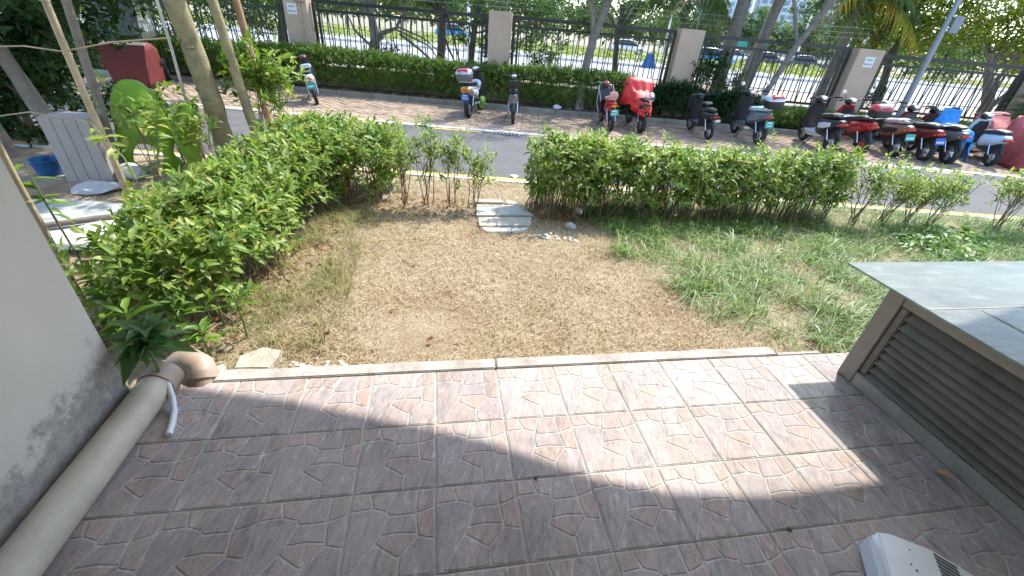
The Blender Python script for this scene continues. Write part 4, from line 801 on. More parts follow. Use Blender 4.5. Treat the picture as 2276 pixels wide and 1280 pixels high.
for i, pts in enumerate([[(-5.6, 3.9, 1.30), (-4.9, 3.6, 1.22), (-4.4, 3.45, 1.27), (-4.0, 3.39, 1.26), (-3.6, 3.5, 1.36), (-3.2, 3.7, 1.42)], [(-5.2, 3.5, .58), (-4.6, 3.4, .70), (-4.2, 3.37, .68), (-3.98, 3.38, .66)]]):
    tag(MB().tube(pts, .007, 6).build('dry_vine', 'bamboo', None, 60), ['dry vine strung level across the bamboo pole', 'low dry vine sagging towards the bamboo pole'][i], 'vine', 'dry vines on the bamboo pole')

# dark trees of the left corner
GL = 'dark shady trees beyond the left wall'
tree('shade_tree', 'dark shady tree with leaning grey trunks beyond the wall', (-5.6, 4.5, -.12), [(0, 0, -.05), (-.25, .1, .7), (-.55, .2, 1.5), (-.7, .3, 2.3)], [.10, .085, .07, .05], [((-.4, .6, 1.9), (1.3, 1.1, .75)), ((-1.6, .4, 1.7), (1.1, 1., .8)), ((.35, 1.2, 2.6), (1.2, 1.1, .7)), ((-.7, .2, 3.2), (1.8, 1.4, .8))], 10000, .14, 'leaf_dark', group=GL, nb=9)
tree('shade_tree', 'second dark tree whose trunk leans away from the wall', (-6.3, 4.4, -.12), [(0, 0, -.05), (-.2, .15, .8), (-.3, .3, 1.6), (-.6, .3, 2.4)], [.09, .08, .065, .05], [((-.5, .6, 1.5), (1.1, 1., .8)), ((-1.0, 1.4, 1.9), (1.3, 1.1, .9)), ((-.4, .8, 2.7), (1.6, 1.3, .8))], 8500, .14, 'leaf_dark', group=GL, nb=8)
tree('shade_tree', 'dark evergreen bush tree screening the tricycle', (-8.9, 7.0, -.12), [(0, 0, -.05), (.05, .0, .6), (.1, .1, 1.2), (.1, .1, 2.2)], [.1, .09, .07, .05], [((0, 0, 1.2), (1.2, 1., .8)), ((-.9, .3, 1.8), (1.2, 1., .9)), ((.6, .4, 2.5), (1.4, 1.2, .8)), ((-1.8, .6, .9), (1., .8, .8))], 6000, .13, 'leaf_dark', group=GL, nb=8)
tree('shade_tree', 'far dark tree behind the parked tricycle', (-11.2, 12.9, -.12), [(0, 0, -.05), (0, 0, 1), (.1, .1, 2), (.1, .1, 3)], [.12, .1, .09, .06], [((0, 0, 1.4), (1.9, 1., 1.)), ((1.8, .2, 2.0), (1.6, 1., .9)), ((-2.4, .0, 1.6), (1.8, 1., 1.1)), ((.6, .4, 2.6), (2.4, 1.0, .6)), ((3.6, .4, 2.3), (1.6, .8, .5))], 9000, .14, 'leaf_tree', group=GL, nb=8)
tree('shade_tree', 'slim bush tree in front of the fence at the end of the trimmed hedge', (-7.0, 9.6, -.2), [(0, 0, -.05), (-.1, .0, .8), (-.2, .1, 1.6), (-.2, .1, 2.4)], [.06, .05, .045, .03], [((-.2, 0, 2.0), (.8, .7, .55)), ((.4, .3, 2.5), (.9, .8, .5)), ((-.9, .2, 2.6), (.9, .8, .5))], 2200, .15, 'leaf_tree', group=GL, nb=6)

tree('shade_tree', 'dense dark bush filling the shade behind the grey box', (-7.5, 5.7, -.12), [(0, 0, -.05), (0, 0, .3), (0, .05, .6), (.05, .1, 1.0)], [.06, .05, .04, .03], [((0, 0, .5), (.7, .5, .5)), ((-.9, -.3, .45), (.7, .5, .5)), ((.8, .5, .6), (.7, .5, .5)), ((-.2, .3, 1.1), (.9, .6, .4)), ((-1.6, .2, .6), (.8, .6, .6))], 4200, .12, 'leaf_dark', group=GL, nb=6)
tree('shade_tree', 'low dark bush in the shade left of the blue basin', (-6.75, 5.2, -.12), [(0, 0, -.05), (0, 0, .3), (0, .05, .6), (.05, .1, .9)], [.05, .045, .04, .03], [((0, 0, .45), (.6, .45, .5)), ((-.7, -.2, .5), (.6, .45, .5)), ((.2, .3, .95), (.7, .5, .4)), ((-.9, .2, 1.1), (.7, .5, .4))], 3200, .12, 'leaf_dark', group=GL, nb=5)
# trees behind and in the fence line
GT = 'street trees behind the black fence'
tree('street_tree', 'tree with a whitewashed foot standing in the trimmed hedge', (1.70, 12.2, -.1), [(0, 0, -.05), (.0, .02, 1.0), (.06, .02, 1.55), (.12, .05, 1.85), (.34, .1, 2.5), (.6, .1, 3.4)], [.115, .11, .105, .115, .09, .06], [((.3, 0, 3.5), (1.5, 1.3, .8)), ((-1.1, .1, 2.75), (1.2, .9, .55)), ((.9, .5, 2.9), (.9, .8, .5)), ((0, .3, 4.5), (1.8, 1.5, .9))], 5200, .11, 'leaf_tree', 'bark_grey', nb=8, white=.96, extra=[([(.1, .05, 1.8), (-.05, .0, 2.3), (-.3, 0, 2.9)], .07)])
tree('street_tree', 'dark slightly bent tree trunk just outside the fence', (2.95, 14.6, 0), [(.05, 0, -.05), (-.02, .02, .8), (-.12, .02, 1.6), (-.1, .05, 2.6)], [.11, .09, .08, .07], [((0, 0, 3.3), (1.3, 1.2, .7)), ((-1., .4, 2.6), (1., .9, .5))], 2400, .11, 'leaf_tree', 'bark_dark', group=GT)
tree('street_tree', 'bushy broad leaved tree outside the fence by the stained pillar', (-1.7, 14.2, 0), [(0, 0, -.05), (.03, .0, .7), (.1, .05, 1.5), (.2, .1, 2.4)], [.12, .10, .09, .06], [((.2, 0, 1.5), (.9, .7, .55)), ((1.4, .1, 1.6), (1.0, .7, .55)), ((2.4, .2, 1.4), (.8, .7, .5)), ((.6, .3, 2.4), (1.7, 1.0, .5)), ((.2, .8, 2.7), (2.0, .9, .45)), ((2.2, .3, 2.4), (1.2, .9, .5))], 6200, .12, 'leaf_tree', 'bark_dark', group=GT, nb=10)
tree('street_tree', 'gnarled forked tree outside the fence with bare crossing limbs', (-4.9, 14.3, 0), [(0, 0, -.05), (.05, 0, .6), (.2, .1, 1.2), (.1, .1, 2.0)], [.17, .15, .12, .09], [((-.3, .2, 2.4), (1.4, 1.1, .55)), ((1.2, .2, 2.7), (1.5, 1.2, .6)), ((.4, .9, 2.5), (1.9, .8, .45))], 4200, .11, 'leaf_tree', 'bark_grey', group=GT, nb=7, extra=[([(.1, 0, .9), (.5, -.05, 1.3), (.9, 0, 1.45), (1.3, 0, 2.2)], .10), ([(1.0, 0, 1.3), (1.6, -.1, .95), (2.2, -.1, .5), (2.7, -.1, .3)], .05), ([(.9, 0, 1.5), (1.7, .1, 1.25), (2.5, .1, .7)], .035), ([(.9, .1, 1.4), (1.9, 0, 1.05), (2.3, 0, .55), (2.6, 0, .35)], .03), ([(.2, 0, .8), (-.4, 0, 1.3), (-.7, .1, 1.9)], .05), ([(2.4, 0, 1.1), (2.9, 0, 1.5), (3.2, 0, 1.7)], .02)])
tree('street_tree', 'straight dark trunk outside the fence beside the gnarled tree', (-2.75, 14.9, 0), [(0, 0, -.05), (0, .02, .8), (.05, .05, 1.6), (.1, .05, 2.8)], [.16, .14, .13, .1], [((0, .3, 2.6), (1.3, .9, .45)), ((-1.2, .4, 2.4), (1.1, .8, .4)), ((.2, -.3, .35), (.9, .5, .35))], 3600, .11, 'leaf_tree', 'bark_dark', group=GT)
tree('street_tree', 'leafy tree outside the fence at the pillar with the notice', (-7.6, 14.2, 0), [(0, 0, -.05), (0, .0, .8), (.1, .1, 1.6), (.1, .1, 2.6)], [.13, .11, .1, .07], [((0, 0, 1.4), (1.3, .9, .8)), ((-1.4, .1, 1.8), (1.2, .9, .8)), ((.9, .1, 2.2), (1.2, .9, .5)), ((-.4, .4, 2.5), (2.2, 1.0, .5))], 5600, .12, 'leaf_tree', 'bark_dark', group=GT)
tree('street_tree', 'thin curved tree with a whitewashed foot leaning across the fence', (6.58, 12.2, -.1), [(0, 0, -.05), (.14, .02, .82), (.28, .05, 1.2), (.52, .05, 2.0), (.88, .05, 2.75), (.9, .05, 3.1)], [.085, .08, .075, .075, .085, .09], [((1.3, .3, 4.6), (1.9, 1.6, .9)), ((-.2, .4, 4.4), (1.4, 1.3, .8))], 2600, .11, 'leaf_tree', 'bark_grey', nb=3, white=.98, extra=[([(.88, .05, 3.0), (.74, .05, 3.4), (.4, .1, 4.2)], .06), ([(.9, .05, 3.0), (1.2, .05, 3.2), (1.7, .1, 3.9)], .06), ([(.62, .05, 2.25), (.95, .04, 2.5), (1.3, .04, 3.0), (1.6, .1, 3.3)], .025)])
# yellow-green trees on the right
tree('street_tree', 'yellow green sunlit tree behind the lamp post', (11.6, 14.6, 0), [(0, 0, -.05), (-.1, 0, .9), (-.2, .1, 1.8), (-.1, .1, 3)], [.14, .12, .1, .07], [((-.6, 0, 2.7), (1.5, 1.2, .8)), ((.9, .2, 2.9), (1.4, 1.2, .8)), ((-1.5, .5, 3.5), (1.4, 1.2, .7)), ((.2, .2, 4.1), (2.2, 1.7, .9))], 12000, .125, 'leaf_yellow', 'bark_dark', group=GT, nb=9, clump=.5)
tree('street_tree', 'spreading yellow leaved tree beyond the fence at the far right end', (15.0, 14.4, 0), [(0, 0, -.05), (-.15, 0, .8), (-.5, .1, 1.5), (-.9, .1, 2.2)], [.2, .17, .12, .08], [((-.3, 0, 2.8), (1.6, 1.3, .7)), ((1.3, .2, 2.5), (1.5, 1.2, .8)), ((-1.4, .3, 3.4), (1.5, 1.3, .7)), ((.8, .2, 3.7), (2., 1.6, .9)), ((2.4, -.2, 1.9), (1.0, 1., .7))], 13000, .125, 'leaf_yellow', 'bark_grey', group=GT, nb=10, clump=.5, extra=[([(-.1, 0, .6), (.3, 0, 1.2), (.9, .1, 1.8), (1.8, .1, 2.3)], .09), ([(-.05, 0, .7), (-.2, .1, 1.5), (.1, .1, 2.4)], .08)])
tree('street_tree', 'dark multi stemmed tree outside the fence between lamp post and notice pillar', (10.9, 15.2, 0), [(0, 0, -.05), (.1, 0, .8), (.15, .1, 1.6), (.3, .1, 2.6)], [.15, .13, .12, .09], [((.2, 0, 3.2), (1.6, 1.4, .7)), ((.8, 1.2, 2.6), (2.0, 1.2, .8)), ((3.2, 1.2, 2.2), (2.0, 1.2, .9)), ((-1.6, 1., 3.0), (1.3, 1., .6))], 7000, .13, 'leaf_tree', 'bark_dark', group=GT, extra=[([(0, 0, .3), (-.4, 0, 1.2), (-.5, .1, 2.4)], .10), ([(.1, 0, .4), (.6, .05, 1.3), (.9, .1, 2.3)], .10)])
tree('garden_tree', 'green leafy tree inside the fence past the row of scooters', (16.4, 12.0, -.1), [(0, 0, -.05), (-.1, 0, .7), (-.2, .1, 1.4), (-.3, .1, 2.2)], [.1, .09, .08, .05], [((-.6, 0, 2.0), (1.1, .8, .55)), ((.3, .1, 2.4), (1.2, .9, .6)), ((-.5, .1, 3.1), (1.6, 1.2, .8))], 3600, .11, 'leaf_yellow', 'bark_grey', nb=7)
# low shrubs outside the fence
for i, (x, y, h, w_, lb) in enumerate([(-4.2, 13.5, .9, .5, 'dark bush outside the fence under the gnarled tree'), (-.9, 13.6, 1.3, .5, 'climbing leafy bush outside the fence next to the stained pillar'), (.6, 13.5, 1.2, .45, 'leafy bush outside the fence left of the whitewashed tree'), (5.2, 13.3, 1.3, .45, 'loose grey green bush against the fence by the palm trunks'), (6.2, 13.4, .9, .4, 'reddish dry bush against the fence between the palm trunks'), (10.2, 13.4, 1.0, .45, 'dark twiggy bush outside the fence beside the notice pillar')]):
    shrub(x, y, h, w_, 7, 90, lb, mat=['leaf_dark', 'leaf_tree', 'leaf_tree', 'leaf_tree', 'leaf_tree', 'leaf_dark'][i], L=.11, zg=0., group='bushes just outside the fence', lowf=.15)
shrub(5.15, 12.35, 1.55, .4, 7, 120, 'loose oleander shrub in the bed in front of the fence by the palm trunks', mat='leaf_dark', L=.13, zg=-.1, lowf=.3)

# palms
def frond(L, nlf, mat, sag=.5, name='frond', parent=None, loc=(0, 0, 0), az=0., el=.6, wl=.42):
    t = np.linspace(0, 1, 12); x = t*L*math.cos(el); z = t*L*math.sin(el)-sag*L*t**2.1; rach = np.stack([x, 0*x, z], 1); tt = np.linspace(.12, .99, nlf); P = np.stack([np.interp(tt, t, rach[:, k]) for k in range(3)], 1); tang = unit(np.stack([np.interp(tt, t, np.gradient(rach[:, k])) for k in range(3)], 1))
    Ps, Ds, Ns, Ls = [], [], [], []
    for s in (-1, 1):
        D = tang*.55+np.array([[0, s*1., 0]])+np.array([[0, 0, -.35]])+RNG.normal(0, .08, (nlf, 3)); Ps.append(P); Ds.append(D); Ns.append(np.tile([[0, 0, 1.]], (nlf, 1))+RNG.normal(0, .2, (nlf, 3))); Ls.append(L*wl*np.sin(np.pi*np.clip(tt*.85+.12, 0, 1))**.7*RNG.uniform(.85, 1.1, nlf))
    P, D, N, LL = map(np.concatenate, (Ps, Ds, Ns, Ls)); V, F = leaf_arrays(P, D, N, LL, LL*.075, .25, .35, False); V2, F2 = tubes_arrays([rach], [.018], 5)
    V2t = np.concatenate([F2[:, [0, 1, 2]], F2[:, [0, 2, 3]]]); V, F = cat([(V, F), (V2, V2t)])
    return link(name, npmesh(name, V, F, mat), parent, loc, az)
def palm(label, base, h, r, lean, nf, L, mats, el0=(.2, 1.0), group=None, sag=(.45, .75), seed=1, curve=0.):
    rr = random.Random(seed); root = thing('palm_tree', label, 'palm', base, group=group); pts = [(lean[0]*t+curve*math.sin(t*3), lean[1]*t, h*t-.05) for t in (0, .2, .4, .6, .8, 1)]; MB().tube(pts, [r*1.15, r, r*.95, r*.92, r*.9, r*.85], 12).build('trunk', 'bark_grey', root, 60); top = Vector(pts[-1])
    for k in range(nf): frond(L*rr.uniform(.8, 1.1), 34, mats[k % len(mats)], rr.uniform(*sag), 'frond', root, top, k*2*math.pi/nf*1.0+rr.uniform(-.2, .2), rr.uniform(*el0))
    return root
GPM = 'coconut palms outside the fence'
palm('coconut palm with low hanging fronds behind the dark shrub pillar', (4.9, 14.4, 0), 2.9, .13, (-.25, .1), 13, 1.9, ['frond_green'], (-.1, .8), GPM, (.6, 1.0), 3)
palm('thick grey palm trunk of the group of three, nearest the oleander', (6.05, 14.0, 0), 4.6, .20, (.1, 0), 12, 2.2, ['frond_green'], (.0, .9), GPM, (.5, .8), 4)
palm('middle grey palm trunk of the group of three', (7.0, 14.3, 0), 4.9, .15, (.35, .0), 12, 2.2, ['frond_green'], (.0, .9), GPM, (.5, .8), 5)
palm('slanting grey palm trunk of the group of three', (7.05, 14.9, 0), 4.7, .15, (.75, .0), 12, 2.1, ['frond_green'], (.0, .9), GPM, (.5, .8), 6)
palm('palm with drooping yellow fronds beside the notice pillar', (9.6, 14.6, 0), 3.4, .13, (.15, 0), 12, 2.0, ['frond_green', 'frond_yellow', 'frond_green'], (-.2, .7), GPM, (.55, .9), 8)
# spiky shrub in front of the last pillar
sp = thing('spiky_shrub', 'spiky long leaved shrub on bare forked stems in front of the last pillar', 'shrub', (14.0, 12.1, -.1))
for k, (pts, tip) in enumerate([([(0, 0, 0), (-.05, 0, .5), (-.25, 0, .95)], (-.3, 0, 1.15)), ([(0, 0, .0), (.08, 0, .5), (.02, 0, .85), (.1, 0, 1.1)], (.12, 0, 1.35)), ([(.05, 0, 0), (.25, 0, .6), (.5, .05, .9)], (.55, .05, 1.1)), ([(0, .1, 0), (-.02, .15, .7), (.0, .2, 1.3)], (0, .2, 1.5))]):
    MB().tube(pts, [.04, .035, .03, .025][:len(pts)], 7).build('stem', 'bark_grey', sp, 60); n = 60; D = sph(n, .5); V, F = leaf_arrays(np.tile([pts[-1]], (n, 1)), D, sph(n, 1.), RNG.uniform(.4, .7, n), .035, .3, .35, False); link('leaf_head', npmesh('leaf_head', V, F, 'frond_green'), sp)

# ================================================================== SCOOTERS
def wheel(root, y, r, w, rim):
    t = MB(); n = 24; prof = [(r-.065, -w/2), (r-.02, -w/2*1.05), (r, -w/4), (r, w/4), (r-.02, w/2*1.05), (r-.065, w/2)]
    rs = [[(q[1], q[0]*math.cos(2*math.pi*k/n), q[0]*math.sin(2*math.pi*k/n)) for q in prof] for k in range(n)]; vs = [p for a in rs for p in a]; m = len(prof); fs = [(k*m+j, ((k+1) % n)*m+j, ((k+1) % n)*m+(j+1) % m, k*m+(j+1) % m) for k in range(n) for j in range(m)]
    o = t.add(vs, fs).build('wheel', 'rubber', root, 50, loc=(0, y, r)); q = MB(); q.tube([(-w*.42, 0, 0), (w*.42, 0, 0)], .05, 12)
    for k in range(5): a = k*2*math.pi/5; q.box((0, math.cos(a)*(r*.42), math.sin(a)*(r*.42)), (w*.4, .028, r*.62), Matrix.Rotation(-a+math.pi/2, 3, 'X').inverted() if False else Matrix.Rotation(a-math.pi/2, 3, 'X'))
    q.tube([(0, 0, 0), (w*.45, 0, 0)], .03, 10); q.build('rim', rim, o, 40)
    rr = MB(); ring = [[((r-.062)*0+s*w*.4, (r-.062)*math.cos(2*math.pi*k/n), (r-.062)*math.sin(2*math.pi*k/n)) for s in (-1, 1)] for k in range(n+1)]; rr.rings([[p[0] for p in ring], [p[1] for p in ring]], 0, False, False); rr.build('rim_band', rim, o, 50); return o
def plate(root, col, txt, loc, w=.19, h=.14, tilt=.25):
    o = MB().box((0, 0, 0), (w, .006, h)).build('number_plate', col, root, bevel=.004); o.location = loc; o.rotation_euler.x = -tilt
    if txt: link('plate_text', TXT[txt], o, (0, -.0045, -h*.33), rot=(math.pi/2, 0, 0), scale=(w/3.9, h*.52, .05)); MB().box((0, -.0042, h*.27), (w*.55, .001, h*.14)).build('plate_text', 'plate_ink', o)
    else:
        for k in range(5): MB().box(((k-2)*w*.16, -.0042, -h*.12), (w*.09, .001, h*.3)).build('plate_mark', 'plate_ink', o)
GSC = 'scooters parked along the planter kerb'
def scooter(label, x, y, yaw, body='white_paint', shield='black_plastic', inner='black_plastic', seat='seat_vinyl', guard='black_plastic', rim='silver', lean=5., plate_=None, box=None, basket=False, mirrors=True, slim=False, handle='black_plastic', dash='black_plastic', rack=True, tail='tail_red', wr=.215, hl='black_plastic', s=1.0, floor_='black_plastic', chrome_rack=False, cat_='scooter', scale=1.):
    root = thing('scooter', label, cat_, (x, y+.6, -.185), R(yaw), GSC); root.rotation_euler = (0, R(-lean), R(yaw)); root.scale = (scale,)*3
    wd = .75 if slim else 1.
    wheel(root, -.62, wr, .095*wd+.01, rim); wheel(root, .62, wr, .085*wd+.01, rim)
    # tail body
    MB().loft([((0, -.04, .46), .10*wd, .13), ((0, -.10, .50), .135*wd, .16), ((0, -.30, .53), .15*wd, .15), ((0, -.55, .57), .145*wd, .12), ((0, -.74, .62), .11*wd, .075), ((0, -.84, .645), .05, .03)], 'y', 16, 2.8).build('body', body, root, 50)
    MB().loft([((0, .0, .40), .10*wd, .11), ((0, -.35, .36), .085*wd, .10), ((0, -.62, .33), .06, .07)], 'y', 12, 3).build('motor_cover', 'black_plastic', root, 50)
    for sx in (-1, 1): MB().loft([((sx*.152*wd, -.16, .50), .006, .05), ((sx*.157*wd, -.36, .53), .008, .065), ((sx*.145*wd, -.62, .58), .006, .04)], 'y', 8, 2.5).build('side_trim', guard, root, 50)
    # seat
    MB().loft([((0, .02, .655), .07*wd, .02), ((0, -.06, .685), .115*wd, .05), ((0, -.26, .70), .135*wd, .055), ((0, -.42, .735), .14*wd, .055), ((0, -.62, .745), .12*wd, .045), ((0, -.70, .745), .06, .02)], 'y', 16, 3).build('seat', seat, root, 60)
    # floor and keel
    MB().box((0, .19, .315), (.27*wd, .50, .05)).build('floorboard', floor_, root, bevel=.015); MB().loft([((0, -.02, .27), .12*wd, .05), ((0, .25, .25), .115*wd, .05), ((0, .44, .29), .10*wd, .06)], 'y', 10, 3).build('keel', guard, root, 50)
    # leg shield: outer and inner skin, leaning back
    out = [((0, .46, .27), .12*wd, .045), ((0, .47, .42), .175*wd, .06), ((0, .43, .60), .195*wd, .065), ((0, .37, .78), .18*wd, .06), ((0, .32, .90), .13*wd, .055)]
    MB().loft(out, 'z', 16, 2.6).build('front_shield', shield, root, 50)
    MB().loft([((0, .405, .34), .10*wd, .02), ((0, .375, .55), .15*wd, .02), ((0, .325, .75), .14*wd, .02), ((0, .28, .86), .09, .02)], 'z', 12, 3).build('inner_shield', inner, root, 50)
    # front mudguard and fork
    arc = [(0, .62+(wr+.03)*math.sin(a), wr+(wr+.03)*math.cos(a)) for a in np.linspace(-1.0, 1.1, 9)]; MB().tube(arc, [.03, .05, .058, .06, .06, .058, .05, .04, .025], 10, flat=1.0).build('front_mudguard', body, root, 50)
    for sx in (-1, 1): MB().tube([(sx*.062, .62, wr), (sx*.058, .50, .50)], .016, 8).build('fork_leg', 'silver', root, 50)
    # rear mudguard, shocks, stand
    arc = [(0, -.62+(wr+.02)*math.sin(a), wr+(wr+.02)*math.cos(a)) for a in np.linspace(-1.25, .3, 8)]; MB().tube(arc, [.02, .036, .042, .044, .044, .042, .036, .02], 8).build('rear_mudguard', 'black_plastic', root, 50)
    for sx in (-1, 1): MB().tube([(sx*.095, -.60, wr+.02), (sx*.105, -.48, .50)], .02, 8).build('shock', 'chrome', root, 50)
    MB().tube([(-.09, .02, .25), (-.15, .04, .13), (-.235, .07, -.005+.235*math.tan(R(lean)))], .012, 7).build('kickstand', 'black_plastic', root, 50)
    # steering
    MB().tube([(0, .38, .70), (0, .30, .92), (0, .27, 1.0)], .028, 10).build('stem', 'black_plastic', root, 50)
    MB().loft([((0, .20, .955), .06, .025), ((0, .25, .985), .10*wd, .055), ((0, .34, .975), .11*wd, .075), ((0, .40, .955), .07, .05)], 'y', 14, 2.4).build('headlight_cowl', hl, root, 50)
    d = MB().loft([((0, .165, .995), .05, .02), ((0, .20, 1.01), .07, .03), ((0, .25, 1.03), .05, .012)], 'y', 12, 2.4).build('dashboard', dash, root, 50)
    hb = MB().tube([(-.33, .14, 1.02), (-.22, .20, 1.03), (-.08, .26, 1.0), (.08, .26, 1.0), (.22, .20, 1.03), (.33, .14, 1.02)], .013, 8).build('handlebar', handle, root, 50)
    for sx in (-1, 1):
        MB().tube([(sx*.22, .20, 1.03), (sx*.34, .132, 1.02)], .02, 8).build('grip', 'rubber', hb, 50); MB().tube([(sx*.20, .24, 1.025), (sx*.32, .20, 1.015)], .007, 6).build('brake_lever', 'chrome', hb, 50)
        if mirrors:
            mi = MB().tube([(sx*.19, .22, 1.03), (sx*.21, .20, 1.10), (sx*.26, .17, 1.17)], .006, 6).build('mirror', 'black_plastic', root, 50); MB().loft([((sx*.285, .150, 1.19), .045, .032), ((sx*.285, .165, 1.195), .05, .036), ((sx*.285, .18, 1.195), .03, .02)], 'y', 12, 2.4).build('mirror_glass', 'silver', mi, 50)
    MB().loft([((0, -.80, .60), .085*wd, .03), ((0, -.835, .605), .08*wd, .032), ((0, -.85, .61), .05, .02)], 'y', 12, 3).build('tail_light', tail, root, 50)
    for sx in (-1, 1): MB().loft([((sx*.10, -.79, .592), .012, .012), ((sx*.105, -.81, .595), .013, .011)], 'y', 8, 2.5).build('indicator', 'amber', root, 50)
    if rack:
        rm = 'chrome' if chrome_rack else 'black_plastic'
        mb = MB(); mb.tube([(-.10, -.52, .72), (-.12, -.70, .80), (-.10, -.92, .80), (.10, -.92, .80), (.12, -.70, .80), (.10, -.52, .72)], .010, 7)
        for yy in (-.72, -.80, -.88): mb.tube([(-.11, yy, .80), (.11, yy, .80)], .007, 6)
        mb.build('luggage_rack', rm, root, 50)
    if plate_: plate(root, plate_[0], plate_[1], (0, -.895, .47), tilt=.2); MB().tube([(0, -.79, .57), (0, -.885, .44)], .016, 6).build('plate_bracket', 'black_plastic', root, 50)
    if box:
        b1, b2, b3 = box; z = .815; t = thing_part('top_box', root)
        MB().loft([((0, -.82, z), .145, .16), ((0, -.82, z+.02), .165, .175), ((0, -.82, z+.13), .185, .19), ((0, -.82, z+.14), .18, .188)], 'z', 20, 3.6).build('box_tub', b1, root, 50)
        MB().loft([((0, -.82, z+.142), .19, .195), ((0, -.82, z+.17), .188, .193), ((0, -.81, z+.225), .155, .16), ((0, -.80, z+.245), .09, .09)], 'z', 20, 3.2).build('box_lid', b2, root, 50)
        MB().loft([((0, -.985, z+.175), .12, .016), ((0, -.955, z+.21), .135, .03), ((0, -.90, z+.243), .12, .06), ((0, -.86, z+.252), .09, .06)], 'z', 12, 3).build('box_reflector', b3, root, 50)
    if basket:
        mb = MB()
        for k in range(9): xx = -.15+.3*k/8; mb.tube([(xx, .50, .66), (xx*1.15, .50, .90)], .004, 5); mb.tube([(xx, .72, .66), (xx*1.15, .76, .90)], .004, 5)
        for zz, e in ((.66, 1.), (.74, 1.05), (.82, 1.1), (.90, 1.15)): mb.tube([(-.15*e, .50, zz), (.15*e, .50, zz), (.15*e, .72+.04*(e-1)/.15, zz), (-.15*e, .72+.04*(e-1)/.15, zz), (-.15*e, .50, zz)], .005, 5)
        mb.build('wire_basket', 'black_plastic', root, 50)
    return root
def thing_part(n, r): return None
def drape(name, label, cat_, x, y, yaw, secs, mat, parent=None, nz=12, fold=.03, seed=1, group=None, z=-.185, lean=0., slick=False):
    """cloth tent: secs (y, top z, half width top, half width hem, hem z)"""
    r = np.random.default_rng(seed); rows = []; prm = []
    S = []
    for i in range(len(secs)-1):
        for k in range(5): t = k/5; S.append([a*(1-t)+b*t for a, b in zip(secs[i], secs[i+1])])
    S.append(list(secs[-1])); n = 2*nz+1
    V = []
    for i, (yy, tz, wt, wh, hz) in enumerate(S):
        for j in range(n):
            u = (j-nz)/nz; a = abs(u); sgn = 1 if u > 0 else -1
            if a < .4: xx = wt*a/.4; zz = tz-.02*(a/.4)**2
            else: q = (a-.4)/.6; xx = wt+(wh-wt)*q; zz = tz-.02-(tz-.02-hz)*q**.95
            f = fold*(.25+min(1, a*1.4)); ph = r.uniform(-.2, .2)
            V.append((sgn*(xx+f*math.sin(yy*21+j*.8+seed)*.8), yy+f*math.sin(j*1.7+i*.5+seed), zz+f*.8*math.sin(yy*13+u*9+seed*2)+(.03*math.sin(yy*9+seed) if a > .95 else 0)))
    F = np.array([(i*n+j, i*n+j+1, (i+1)*n+j+1, (i+1)*n+j) for i in range(len(S)-1) for j in range(n-1)])
    o = link(name, npmesh(name, np.array(V), F, mat, True), parent)
    if parent is None: o.location = (x, y+.6, z); o.rotation_euler = (0, R(-lean), R(yaw)); tag(o, label, cat_, group)
    md = o.modifiers.new('cloth', 'SOLIDIFY'); md.thickness = .004; return o
# s0 white-blue moped
scooter('white scooter with a pale blue seat standing alone before the trimmed hedge', -5.08, 9.95, 25, 'white_paint', 'black_plastic', 'blue_plastic', 'seat_vinyl', 'white_paint', lean=10, plate_=('plate_green', None), mirrors=False, slim=True, handle='black_plastic', dash='dark_red', rack=False, scale=.95, floor_='white_paint')
o = MB().loft([((0, -.2, .70), .12, .05), ((0, -.45, .755), .13, .055), ((0, -.62, .77), .11, .04)], 'y', 14, 3.4).build('child_seat', 'pale_blue', None, 50); o.parent = bpy.data.objects['scooter']; o.location.z = .09
# s1 silver moped with box
s1 = scooter('silver scooter with a red lidded top box and blue number plate', -1.09, 10.05, -7, 'silver', 'black_plastic', 'black_plastic', 'seat_vinyl', 'white_paint', lean=5, plate_=('plate_blue', '751899'), box=('grey_plastic', 'silver', 'red_paint'), chrome_rack=True, dash='silver', wr=.235, scale=1.0)
MB().loft([((.02, .02, .60), .13, .10), ((.03, .10, .66), .14, .12), ((.03, .16, .66), .09, .08)], 'y', 12, 2.4).build('silver_bag', 'silver', s1, 50); MB().loft([((.14, .10, .20), .06, .10), ((.15, .22, .26), .09, .13), ((.12, .36, .24), .06, .10)], 'y', 10, 2.4).build('green_side_cloth', 'green_cloth', s1, 50)
MB().loft([((0, -.79, .63), .12, .06), ((0, -.85, .62), .10, .05)], 'y', 14, 2.6).build('wide_tail_light', 'amber', s1, 50)
# s2 slim grey moped
s2 = scooter('slim dark grey scooter with a black backrest beside the silver one', -.10, 9.72, 1, 'grey_plastic', 'black_plastic', 'black_plastic', 'seat_vinyl', 'grey_plastic', lean=4, plate_=None, mirrors=False, slim=True, rack=False, dash='silver', wr=.225, scale=.93)
MB().loft([((0, -.62, .80), .12, .03), ((0, -.68, .90), .13, .035), ((0, -.71, .99), .10, .03)], 'z', 14, 3).build('backrest', 'black_plastic', s2, 50); MB().loft([((0, -.82, .50), .075, .05), ((0, -.80, .60), .085, .06), ((0, -.74, .68), .07, .05)], 'z', 12, 2.6).build('tail_fender', 'grey_plastic', s2, 50)
